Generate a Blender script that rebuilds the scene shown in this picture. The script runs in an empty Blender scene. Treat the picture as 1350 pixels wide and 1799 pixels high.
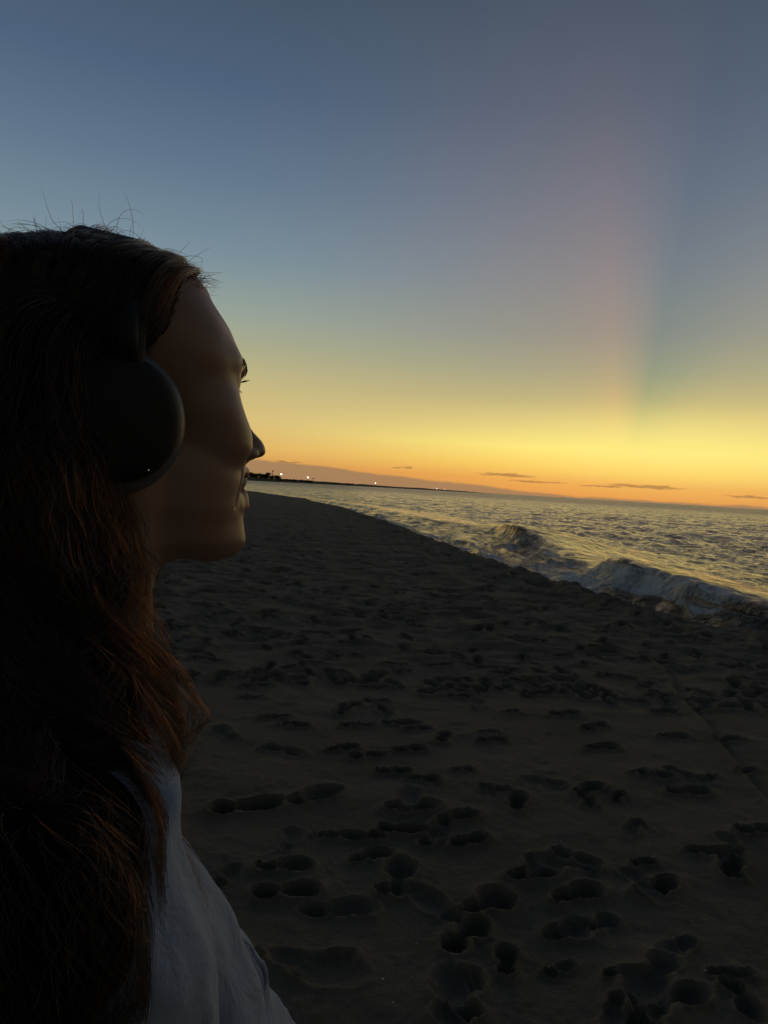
import bpy, math, random
import numpy as np
from mathutils import Matrix, Vector

R = math.radians
C = bpy.context.scene.collection
sc = bpy.context.scene
random.seed(7)
RNG = np.random.default_rng(11)

# ------------------------------------------------------------------ camera
FPX = 1300.0                      # focal length in photo pixels (photo 1350 x 1799)
CAM_H = 1.5
ROLL, PITCH = R(3.43), R(-1.95)
cam = bpy.data.cameras.new('camera'); camo = bpy.data.objects.new('camera', cam); C.objects.link(camo)
cam.sensor_fit = 'VERTICAL'; cam.sensor_height = 24.0; cam.lens = 24.0 * FPX / 1799.0
cam.clip_start = 0.02; cam.clip_end = 60000
camo.matrix_world = (Matrix.Translation((0, 0, CAM_H)) @ Matrix.Rotation(R(90) + PITCH, 4, 'X')
                     @ Matrix.Rotation(-ROLL * -1, 4, 'Z'))
sc.camera = camo
CM = np.array(camo.matrix_world)
CR, CU, CF = CM[:3, 0], CM[:3, 1], -CM[:3, 2]


def ground_at(px, py, z=0.0):
    """where on the level z the ground point stands that the photo shows at px, py"""
    d = CF + CR * (px - 675) / FPX - CU * (py - 899.5) / FPX
    t = (z - CAM_H) / d[2]
    return np.array([d[0] * t, d[1] * t])


# ------------------------------------------------------------------ render settings
sc.view_settings.view_transform = 'Standard'
sc.view_settings.look = 'None'
sc.view_settings.exposure = 0.0
sc.view_settings.gamma = 1.0
sc.view_settings.use_curve_mapping = False

# ------------------------------------------------------------------ sky
SUN_AZ = R(17.5)
world = bpy.data.worlds.new("World"); sc.world = world; world.use_nodes = True
wn, wl = world.node_tree.nodes, world.node_tree.links
wn.clear()


def s2l(c):
    c = c / 255.0
    return c / 12.92 if c <= 0.04045 else ((c + 0.055) / 1.055) ** 2.4


def rgb(r, g, b):
    return (s2l(r), s2l(g), s2l(b), 1.0)


class NT:
    """small helper to write node maths"""
    def __init__(s, tree): s.n, s.l = tree.nodes, tree.links
    def put(s, sock, v):
        if hasattr(v, 'is_output'): s.l.new(v, sock)
        else: sock.default_value = v
    def m(s, op, a, b=None, c=None, clamp=False):
        n = s.n.new('ShaderNodeMath'); n.operation = op; n.use_clamp = clamp
        s.put(n.inputs[0], a)
        if b is not None: s.put(n.inputs[1], b)
        if c is not None: s.put(n.inputs[2], c)
        return n.outputs[0]
    def mr(s, v, a, b, c=0.0, d=1.0, smooth=True):
        n = s.n.new('ShaderNodeMapRange'); n.interpolation_type = 'SMOOTHSTEP' if smooth else 'LINEAR'
        for k, x in zip((0, 1, 2, 3, 4), (v, a, b, c, d)): s.put(n.inputs[k], x)
        return n.outputs[0]
    def ramp(s, v, stops, interp='LINEAR'):
        n = s.n.new('ShaderNodeValToRGB'); n.color_ramp.interpolation = interp
        e = n.color_ramp.elements
        while len(e) < len(stops): e.new(0.5)
        for k, (p, c) in enumerate(stops): e[k].position = p; e[k].color = c
        s.put(n.inputs[0], v)
        return n.outputs[0]
    def mix(s, f, a, b, mode='MIX'):
        n = s.n.new('ShaderNodeMix'); n.data_type = 'RGBA'; n.blend_type = mode; n.clamp_factor = True
        s.put(n.inputs[0], f); s.put(n.inputs[6], a); s.put(n.inputs[7], b)
        return n.outputs[2]
    def noise(s, vec, scale, detail=4, rough=0.5, dist=0.0, dim='3D'):
        n = s.n.new('ShaderNodeTexNoise'); n.noise_dimensions = dim
        if vec is not None: s.l.new(vec, n.inputs['Vector'])
        n.inputs['Scale'].default_value = scale; n.inputs['Detail'].default_value = detail
        n.inputs['Roughness'].default_value = rough; n.inputs['Distortion'].default_value = dist
        return n.outputs[0]
    def xyz(s, a, b, c):
        n = s.n.new('ShaderNodeCombineXYZ')
        for k, x in enumerate((a, b, c)): s.put(n.inputs[k], x)
        return n.outputs[0]
    def gauss(s, v, mu, sg):
        d = s.m('DIVIDE', s.m('SUBTRACT', v, mu), sg)
        return s.m('EXPONENT', s.m('MULTIPLY', s.m('MULTIPLY', d, d), -1.0))


def build_sky():
    N = NT(world.node_tree)
    tc = wn.new('ShaderNodeTexCoord'); sp = wn.new('ShaderNodeSeparateXYZ'); wl.new(tc.outputs['Generated'], sp.inputs[0])
    X, Y, Z = sp.outputs
    deg = 180 / math.pi
    el = N.m('MULTIPLY', N.m('ARCSINE', Z), deg)
    az = N.m('MULTIPLY', N.m('ARCTAN2', X, Y), deg)
    daz = N.m('SUBTRACT', az, math.degrees(SUN_AZ))
    # height bands away from the sun and towards it
    t = N.m('POWER', N.m('DIVIDE', N.m('MAXIMUM', el, 0.0), 90.0), 0.5)
    def st(pairs): return [(math.sqrt(e / 90.0), rgb(*c)) for e, c in pairs]
    far = N.ramp(t, st([(0, (196, 138, 84)), (1.2, (214, 154, 86)), (2.4, (224, 181, 104)), (4.6, (214, 190, 124)),
                        (7.2, (196, 182, 130)), (9.8, (170, 170, 138)), (12.2, (150, 162, 150)), (16, (122, 143, 154)),
                        (21.5, (98, 119, 140)), (27, (78, 98, 123)), (33, (68, 84, 103)), (90, (56, 66, 82))]))
    near = N.ramp(t, st([(0, (222, 142, 74)), (1.2, (236, 164, 78)), (2.3, (250, 202, 92)), (3.7, (254, 230, 122)),
                         (5.2, (226, 204, 126)), (7.2, (192, 178, 126)), (9.4, (168, 164, 132)), (12, (150, 148, 136)), (16, (135, 136, 138)),
                         (21.5, (113, 119, 131)), (27, (92, 101, 117)), (33, (74, 86, 102)), (90, (56, 66, 82))]))
    fsun = N.mr(N.m('ABSOLUTE', daz), 32.0, 3.0)
    col = N.mix(fsun, far, near)
    # crepuscular rays: tint by the angle round the hidden sun
    th = N.m('DIVIDE', N.m('MULTIPLY', N.m('ARCTAN2', N.m('ADD', el, 1.0), daz), deg), 180.0)
    g = 1.0
    rays = N.ramp(th, [(0.0, (1, 1, 1, 1)), (0.20, (1.08, 1.04, .98, 1)), (0.32, (1.02, 1.02, 1.0, 1)), (0.41, (.80, .92, .98, 1)),
                       (0.450, (.73, .87, .95, 1)), (0.487, (.98, .95, .98, 1)), (0.53, (1.20, 1.0, .97, 1)),
                       (0.60, (1.08, 1.0, .99, 1)), (0.72, (1.0, 1.0, 1.02, 1)), (1.0, (1, 1, 1, 1))])
    # (ramp colours may exceed one)
    rf = N.m('MULTIPLY', N.mr(el, 1.5, 9.0), N.mr(el, 36.0, 20.0, 0.2, 0.85))
    col = N.mix(rf, col, N.mix(1.0, col, rays, 'MULTIPLY'))
    glow = N.m('MULTIPLY', N.gauss(az, 22.0, 13.0), N.gauss(el, 3.9, 2.6))
    col = N.mix(N.m('MULTIPLY', glow, .55), col, rgb(255, 240, 138))
    # low grey cloud bank along the horizon, taller to the left
    vec = N.xyz(az, N.m('MULTIPLY', el, 3.0), 0.0)
    nb = N.noise(vec, 0.22, 5, 0.55)
    top = N.mr(az, -14.0, 14.0, 1.75, 0.15, smooth=False)
    top = N.m('ADD', top, N.m('MULTIPLY', N.m('SUBTRACT', nb, 0.5), 0.7))
    bank = N.m('MULTIPLY', N.mr(N.m('SUBTRACT', el, top), 0.10, -0.12), 0.80)
    col = N.mix(bank, col, rgb(150, 122, 92))
    # thin dark streaks of cloud
    def streak(a, e, wa, we, k):
        u = N.m('DIVIDE', N.m('SUBTRACT', az, a), wa)
        nn = N.noise(N.xyz(az, N.m('MULTIPLY', el, 6.0), float(k)), 0.9, 4, 0.6)
        v = N.m('DIVIDE', N.m('ADD', N.m('SUBTRACT', el, e), N.m('MULTIPLY', N.m('SUBTRACT', nn, 0.5), 0.42)), we)
        r = N.m('ADD', N.m('MULTIPLY', u, u), N.m('MULTIPLY', v, v))
        return N.mr(r, 1.0, 0.2)
    s = streak(9.2, 1.45, 2.6, 0.13, 3)
    for a, e, wa, we, k in ((19.4, 1.15, 3.2, 0.15, 9), (16.2, 1.0, 2.0, 0.08, 5), (11.5, 1.05, 2.6, 0.08, 14), (1.55, 1.62, .6, .07, 21),
                            (0.7, 1.5, .5, .06, 22), (-7.5, 1.45, 1.3, 0.06, 33), (27, 0.8, 3.0, .10, 41)):
        s = N.m('MAXIMUM', s, streak(a, e, wa, we, k))
    col = N.mix(N.m('MULTIPLY', s, 0.62), col, rgb(140, 100, 70))
    # the sky behind the viewer is much darker at dawn
    back = N.mr(Y, -0.35, 0.75, 0.34, 1.0)
    col = N.mix(1.0, col, N.xyz(back, back, back), 'MULTIPLY')
    # below the horizon
    col = N.mix(N.mr(el, -0.4, -3.0), col, (0.035, 0.035, 0.035, 1))
    sky = wn.new('ShaderNodeTexSky'); sky.sky_type = 'NISHITA'; sky.sun_disc = False
    sky.sun_elevation = R(0.3); sky.sun_rotation = SUN_AZ
    col = N.mix(0.002, col, sky.outputs[0], 'ADD')
    bg = wn.new('ShaderNodeBackground'); out = wn.new('ShaderNodeOutputWorld')
    wl.new(col, bg.inputs[0]); bg.inputs[1].default_value = 1.0; wl.new(bg.outputs[0], out.inputs[0])


build_sky()

# the glow where the sun is about to rise: weak, warm and very soft
sl = bpy.data.lights.new('sun', 'SUN'); slo = bpy.data.objects.new('sun', sl); C.objects.link(slo)
sl.energy = 0.18; sl.angle = R(50); sl.specular_factor = 0.0; sl.color = (1.0, 0.66, 0.34)
SEL = R(5.0)
sd = Vector((math.sin(SUN_AZ + R(5)) * math.cos(SEL), math.cos(SUN_AZ + R(5)) * math.cos(SEL), math.sin(SEL)))
slo.rotation_euler = (-sd).to_track_quat('-Z', 'Y').to_euler()

# ------------------------------------------------------------------ helpers


def mesh_obj(name, V, F, mat=None, parent=None, smooth=True):
    me = bpy.data.meshes.new(name)
    V = np.ascontiguousarray(V, dtype=np.float32); 
    if isinstance(F, np.ndarray):
        k = F.shape[1]
        me.vertices.add(len(V)); me.vertices.foreach_set('co', V.ravel())
        me.loops.add(F.size); me.loops.foreach_set('vertex_index', F.astype(np.int32).ravel())
        me.polygons.add(len(F)); me.polygons.foreach_set('loop_start', np.arange(0, F.size, k, dtype=np.int32))
        me.polygons.foreach_set('loop_total', np.full(len(F), k, dtype=np.int32))
        me.update(calc_edges=True); me.validate()
    else:
        me.from_pydata([tuple(map(float, v)) for v in V], [], F); me.update()
    if smooth: me.polygons.foreach_set('use_smooth', [True] * len(me.polygons))
    o = bpy.data.objects.new(name, me); C.objects.link(o)
    if mat: me.materials.append(mat)
    if parent: o.parent = parent
    return o


def tag(o, label=None, cat=None, group=None, kind=None):
    if label: o['label'] = label
    if cat: o['category'] = cat
    if group: o['group'] = group
    if kind: o['kind'] = kind
    return o


def empty(name, loc=(0, 0, 0)):
    o = bpy.data.objects.new(name, None); o.location = loc; o.empty_display_size = 0.1; C.objects.link(o); return o


def attr(o, name, vals):
    a = o.data.attributes.new(name, 'FLOAT', 'POINT'); a.data.foreach_set('value', np.asarray(vals, dtype=np.float32))


def hash2(ix, iy, seed):
    h = (ix.astype(np.int64) * 374761393 + iy.astype(np.int64) * 668265263 + seed * 974634777) & 0xffffffff
    h = ((h ^ (h >> 13)) * 1274126177) & 0xffffffff
    h = h ^ (h >> 16)
    return (h & 0xffffff) / float(0xffffff)


def vnoise(x, y, seed=0):
    ix, iy = np.floor(x), np.floor(y); fx, fy = x - ix, y - iy
    ix, iy = ix.astype(np.int64), iy.astype(np.int64)
    ux, uy = fx * fx * fx * (fx * (fx * 6 - 15) + 10), fy * fy * fy * (fy * (fy * 6 - 15) + 10)
    a, b = hash2(ix, iy, seed), hash2(ix + 1, iy, seed)
    c, d = hash2(ix, iy + 1, seed), hash2(ix + 1, iy + 1, seed)
    return (a + (b - a) * ux) * (1 - uy) + (c + (d - c) * ux) * uy


def fbm(x, y, o=4, seed=0, g=0.5):
    s = 0; a = 1; n = 0
    for k in range(o):
        s = s + a * (vnoise(x, y, seed + k * 17) * 2 - 1); n += a; a *= g
        x, y = x * 1.93 * 0.8 - y * 1.93 * 0.6 + 3.1, x * 1.93 * 0.6 + y * 1.93 * 0.8 + 7.7
    return s / n


def sstep(a, b, x):
    t = np.clip((x - a) / (b - a), 0, 1); return t * t * (3 - 2 * t)


def material(name):
    m = bpy.data.materials.new(name); m.use_nodes = True
    return m, NT(m.node_tree), m.node_tree.nodes['Principled BSDF']


def simple(name, col, rough=0.6, metal=0.0, bump=None, spec=0.5, var=0.0, vscale=20, emis=None):
    m, N, b = material(name)
    b.inputs['Base Color'].default_value = (*col, 1); b.inputs['Roughness'].default_value = rough
    b.inputs['Metallic'].default_value = metal; b.inputs['Specular IOR Level'].default_value = spec
    tc = N.n.new('ShaderNodeTexCoord')
    if var:
        f = N.noise(tc.outputs['Object'], vscale, 5, 0.6)
        N.l.new(N.mix(f, (*[c * (1 - var) for c in col], 1), (*[min(1, c * (1 + var)) for c in col], 1)), b.inputs['Base Color'])
    if bump:
        bp = N.n.new('ShaderNodeBump'); bp.inputs['Distance'].default_value = bump[1]; bp.inputs['Strength'].default_value = bump[2]
        N.l.new(N.noise(tc.outputs['Object'], bump[0], 4, 0.6), bp.inputs['Height']); N.l.new(bp.outputs[0], b.inputs['Normal'])
    if emis:
        b.inputs['Emission Color'].default_value = (*emis[0], 1); b.inputs['Emission Strength'].default_value = emis[1]
    return m


# ------------------------------------------------------------------ shore geometry (metres; sea to the right, +X)
SHY = np.array([-4000, -300, 0, 5, 9, 10.5, 13.5, 17.7, 26, 36, 49, 70, 93, 140, 250, 450, 700, 900, 1500, 6000], float)
SHX = np.array([900, 60, 7.0, 5.9, 4.75, 4.1, 3.2, 2.35, 1.0, -0.5, -2.8, -8.0, -17, -42, -110, -240, -330, -330, -330, -330], float)


def shore_x(y): return np.interp(y, SHY, SHX)
def shore_t(x, y):                                        # distance out from the crest of the beach
    dx = (shore_x(y + 1) - shore_x(y - 1)) / 2
    return (x - shore_x(y)) / np.sqrt(1 + dx * dx)


SEA_Z = -0.72


def polar_grid(r0, r1, dr, az_fine, dth, back=6.0):
    rs = [r0]
    while rs[-1] < r1: rs.append(rs[-1] * (1 + dr) )
    r = np.array(rs)
    fine = np.arange(-az_fine, az_fine, dth)
    co = np.linspace(az_fine, 2 * math.pi - az_fine, int(2 * (math.pi - az_fine) / R(back)) + 1)[:-1]
    th = np.concatenate([fine, co])
    return r, th


def grid_faces(nr, nt, wrap=True):
    a = np.arange(nr - 1)[:, None] * nt; j = np.arange(nt if wrap else nt - 1)[None, :]; j2 = (j + 1) % nt
    return np.stack([a + j, a + j2, a + nt + j2, a + nt + j], -1).reshape(-1, 4)[:, ::-1]


# ------------------------------------------------------------------ sand
PRINTS = [  # photo px, py, heading (deg, 0 = away from the viewer), size, depth
    (385, 1160, 60, .9, .8), (450, 1198, 70, 1, .9), (438, 1218, 80, .8, .8), (480, 1256, 55, .9, 1), (515, 1270, 60, .8, .9), (505, 1230, 80, .5, .4),
    (600, 1240, 10, 1.2, 1), (628, 1266, 70, 1.0, .9), (700, 1262, 75, 1.25, 1), (735, 1275, 60, .8, .8), (600, 1312, 75, 1.0, 1), (645, 1326, 70, 1.1, 1),
    (690, 1352, 70, 1.0, 1), (720, 1312, 60, 1.0, 1), (745, 1368, 80, .9, .9), (780, 1292, 30, 1.0, 1), (862, 1297, 75, 1.0, .9), (858, 1282, 75, .6, .6),
    (908, 1412, 5, 1.0, 1.1), (870, 1388, 80, .7, .6), (430, 1418, 75, 1.6, 1.2), (550, 1402, 50, 1.4, .9), (575, 1464, 80, .55, .7),
    (720, 1420, 70, 1.15, 1.2), (705, 1458, 70, 1.0, 1.2), (800, 1440, 75, 1.1, .8), (825, 1478, 65, .8, 1), (498, 1520, 75, 1.0, 1.2), (505, 1562, 70, 1.1, .9),
    (650, 1505, 60, 1.0, .8), (700, 1540, 20, 1.3, .8), (855, 1588, 65, 1.2, 1.1), (815, 1640, 35, 1.1, 1.1), (890, 1690, 10, .9, 1.1), (815, 1745, 0, 1.1, 1.2),
    (940, 1535, 55, 1.2, 1), (1015, 1570, 70, 1.0, 1.1), (1130, 1516, 80, .6, .9), (1150, 1562, 50, 1.1, 1.2), (1290, 1522, 20, 1.2, 1.3), (1240, 1498, 70, .8, .6),
    (1035, 1390, 60, 1.0, .9), (1085, 1402, 30, .7, .8), (1035, 1408, 0, .9, .7), (1150, 1362, 70, 1.0, .8), (1210, 1392, 65, 1.1, 1), (1120, 1356, 75, .7, .8),
    (1045, 1274, 60, 1.0, 1), (1055, 1310, 65, 1.1, .9), (995, 1252, 70, 1.0, .9), (810, 1216, 70, 1.0, 1), (885, 1202, 65, 1.0, .9), (985, 1212, 60, 1.2, .9),
    (1170, 1245, 70, 1.1, .9), (1185, 1290, 75, 1.0, .8), (1280, 1296, 60, 1.0, .8), (560, 1698, 70, 1.1, .8), (1140, 1775, 40, 1.5, 1.2), (1000, 1632, 60, 1.0, .6),
    (1095, 1715, 75, .6, .5), (1275, 1712, 70, .7, .6), (640, 1190, 75, 1.2, .9), (620, 1232, 30, .8, 1), (545, 1160, 70, 1, .7), (660, 1222, 75, .8, .8),
    (760, 1190, 70, 1, .8), (1330, 1462, 60, .9, .8), (1060, 1620, 70, .7, .5), (985, 1700, 60, .6, .35), (320, 1190, 70, 1, .9), (815, 1352, 70, .6, .5),
    (900, 1245, 60, .6, .5), (1240, 1240, 70, .9, .7), (1310, 1350, 60, .9, .6)]


def sand():
    r, th = polar_grid(0.5, 7000, 0.0038, R(37), 0.0020)
    # coarser where far
    r = np.concatenate([np.array([0.02]), r])
    RR, TH = np.meshgrid(r, th, indexing='ij')
    X, Y = RR * np.sin(TH), RR * np.cos(TH)
    t = shore_t(X, Y)
    dist = RR
    z = 0.05 * fbm(X * .35, Y * .35, 4, 3) - 0.018
    fade = np.exp(-(dist / 60) ** 2)
    # slope to the sea with a crumbled crest
    crest = t + 0.30 * fbm(X * 1.3, Y * .9, 4, 9) * sstep(3, 9, dist)
    z += -0.30 * np.clip(crest, 0, 60) ** 1.0 * 1.0
    z = np.maximum(z, -6)
    z += -0.03 * sstep(-5, 0, t) * fade
    cm = np.exp(-((t + .35) / .8) ** 2) * np.exp(-(dist / 45) ** 2)
    z += cm * (.22 * np.maximum(fbm(X * 2.1, Y * 1.1, 4, 131), -.15) + .05 * fbm(X * 6, Y * 4, 3, 133))
    z += 0.0
    land = sstep(0.8, -0.3, t)
    # trampled belts
    belt = (0.35 + 0.65 * sstep(5.2, 7.2, Y)) * land * np.exp(-(dist / 150) ** 2)
    wx = X + 0.35 * fbm(X * .8, Y * .8, 3, 41); wy = Y + 0.35 * fbm(X * .8, Y * .8, 3, 77)
    rid = 1 - np.abs(fbm(wx * 1.7, wy * 2.6, 4, 21))
    z += belt * (0.075 * (rid - 0.8) * sstep(4.5, 8, Y) + 0.030 * fbm(X * 3.2, Y * 4.2, 4, 31))
    z += 0.006 * fbm(X * 7, Y * 7, 5, 5, .6) * land + 0.0030 * fbm(X * 40, Y * 40, 4, 8, .6) * np.exp(-(dist / 7) ** 2)
    z += .012 * land * np.exp(-(dist / 30) ** 2) * np.maximum(0, fbm(X * 12, Y * 12, 4, 12, .6) - .2)
    # footprints
    def press(px, py, hd, size, dep, k):
        cs, sn = math.cos(hd), math.sin(hd)
        R0 = 0.42 * size
        rc, tc_ = math.hypot(px, py), math.atan2(px, py) % (2 * math.pi)
        if tc_ > 4.5: tc_ -= 2 * math.pi
        i0, i1 = np.searchsorted(r, (rc - R0, rc + R0)); da = R0 / max(rc, R0)
        j0, j1 = np.searchsorted(th, (tc_ - da, tc_ + da))
        if i1 - i0 < 3 or j1 - j0 < 3: return
        m = (slice(i0, i1), slice(j0, j1))
        x, y = X[m] - px, Y[m] - py
        x = x + 0.017 * fbm(x * 13 + k, y * 13, 4, k, .5); y = y + 0.017 * fbm(x * 13, y * 13 + k, 4, k + 5, .5)
        u, v = (x * sn + y * cs) / size, (x * cs - y * sn) / size      # along, across
        side = 1 if k % 2 else -1
        h1, h2, h3 = (math.sin(k * 12.9) * .5 + .5), (math.sin(k * 7.7) * .5 + .5), (math.sin(k * 3.3) * .5 + .5)
        d1 = np.sqrt(((u - .055) / (.070 + .030 * h1)) ** 2 + ((v - .008 * side) / (.048 + .018 * h2)) ** 2)
        d2 = np.sqrt(((u + .060 + .025 * h3) / (.042 + .024 * h2)) ** 2 + ((v + .010 * (h1 - .5) * 2) / (.036 + .014 * h3)) ** 2)
        d = np.minimum(d1, d2)
        dip1 = -0.034 * dep * size * (1 - sstep(.40, 1.10, d1)); dip2 = -0.038 * dep * size * (1 - sstep(.40, 1.10, d2))
        q = np.minimum(dip1, dip2) - 0.012 * dep * (1 - sstep(.6, 1.1, np.sqrt((u / .11) ** 2 + (v / .04) ** 2)))
        rim = 0.032 * dep * np.exp(-((d - 1.20) / .16) ** 2) * (.35 + .9 * vnoise(x * 10 + k, y * 10, k)) * (1 + .5 * (u < 0)) + .006 * dep * np.exp(-((d - 1.5) / .4) ** 2)
        q = q + .009 * dep * sstep(1.2, .9, d) * fbm(x * 14 + k, y * 14, 3, k + 9)
        keep_ = sstep(.75, 1.25, d); z[m] = z[m] * keep_ + (1 - keep_) * base[m] + q + rim
    base = z.copy()
    k = 0
    for px, py, hd, s_, dp in PRINTS:
        g = ground_at(px, py); k += 1
        press(g[0], g[1], R(hd + (k * 37 % 31) - 15), s_ * .84, dp * 1.05, k)
    rg = np.random.default_rng(5)
    for i in range(1500):                     # the crowd of prints further along the beach
        y = 5.6 + 30 * rg.random() ** 1.7; x = shore_x(y) - 0.4 - rg.random() * (8 + y * .45)
        press(x, y, rg.uniform(0, 6.28), rg.uniform(.7, 1.25), rg.uniform(.6, 1.15) * (1.25 if y > 7 else .9), 100 + i)
    for i in range(34):
        g = ground_at(rg.uniform(250, 1350), 1150 + 640 * rg.random()); press(g[0], g[1], rg.uniform(0, 6.28), rg.uniform(.6, 1.2), rg.uniform(.2, .7), 3000 + i)
    for i in range(26):
        press(rg.uniform(-2, 4), rg.uniform(-3, 1.0), rg.uniform(0, 6.28), rg.uniform(.8, 1.2), rg.uniform(.5, 1), 4000 + i)
    dz = z - base; z = base + np.where(dz > 0, .022 * np.tanh(dz / .022), dz)
    # a narrow dragged line at the right
    a, b = ground_at(1160, 1160), ground_at(1370, 1410)
    ab = b - a; L = np.hypot(*ab); 
    s_ = ((X - a[0]) * ab[0] + (Y - a[1]) * ab[1]) / L; n_ = ((X - a[0]) * ab[1] - (Y - a[1]) * ab[0]) / L + .05 * fbm(X * 1.5, Y * 1.5, 2, 4)
    z += (0.016 * np.exp(-((n_ - .05) / .03) ** 2) - 0.014 * np.exp(-(n_ / .03) ** 2)) * sstep(-.5, .3, s_) * sstep(L + 2, L, s_)
    V = np.stack([X, Y, z], -1).reshape(-1, 3)
    F = grid_faces(len(r), len(th))
    m, N, b = material('dark_beach_sand')
    tc = N.n.new('ShaderNodeTexCoord'); P = tc.outputs['Object']
    n1 = N.noise(P, 300, 3, 0.8); n2 = N.noise(P, 1.3, 5, 0.6); n3 = N.noise(P, 60, 5, 0.65)
    c = N.ramp(n2, [(0.3, (0.130, 0.108, 0.079, 1)), (0.7, (0.190, 0.162, 0.122, 1))])
    c = N.mix(N.m('MULTIPLY', N.mr(n1, .48, .75), .75), c, (.30, .26, .19, 1))
    c = N.mix(N.m('MULTIPLY', N.mr(n3, .55, .75), .35), c, (.045, .04, .032, 1))
    wet = N.n.new('ShaderNodeAttribute'); wet.attribute_name = 'wet'
    c = N.mix(N.m('MULTIPLY', wet.outputs['Fac'], .75), c, (.03, .027, .023, 1))
    N.l.new(c, b.inputs['Base Color'])
    N.l.new(N.mr(wet.outputs['Fac'], 0, 1, .95, .35), b.inputs['Roughness'])
    b.inputs['Specular IOR Level'].default_value = 0.15
    bp = N.n.new('ShaderNodeBump'); bp.inputs['Strength'].default_value = 1.0; bp.inputs['Distance'].default_value = .007
    N.l.new(N.m('ADD', N.m('MULTIPLY', N.noise(P, 170, 4, .75), 1.3), N.m('MULTIPLY', N.noise(P, 40, 4, .65), 2.4)), bp.inputs['Height']); N.l.new(bp.outputs[0], b.inputs['Normal'])
    o = mesh_obj('sand', V, F, m); tag(o, kind='structure')
    attr(o, 'wet', sstep(0.5, 1.3, t).ravel())
    global SAND_POLAR
    SAND_POLAR = (r, th[:int((th < 2).sum())], z)


SAND_POLAR = None


def sand_z(x, y):
    if SAND_POLAR is None: return 0.0
    r, th, z = SAND_POLAR
    return float(z[min(len(r) - 1, np.searchsorted(r, math.hypot(x, y))), min(len(th) - 1, np.searchsorted(th, math.atan2(x, y)))])


sand()

# ------------------------------------------------------------------ sea
CRY = np.array([-200, 0, 8, 12, 16.5, 21, 24, 31, 40, 50, 70, 93, 140, 300, 3000], float)
CRX = np.array([60, 7.6, 6.5, 6.2, 6.1, 5.9, 6.0, 6.3, 5.4, 2.9, -1, -10, -34, -130, -200], float)
AMY = np.array([-50, 4, 9, 12, 14.5, 16.3, 17.6, 18.8, 20.5, 24.5, 27, 29, 31, 33, 35, 38, 45, 60, 90, 150], float)
AMA = np.array([.5, .8, .90, .86, .92, .98, .84, .62, .48, .55, .75, .95, 1.0, .92, .75, .55, .38, .33, .25, 0], float)


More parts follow.
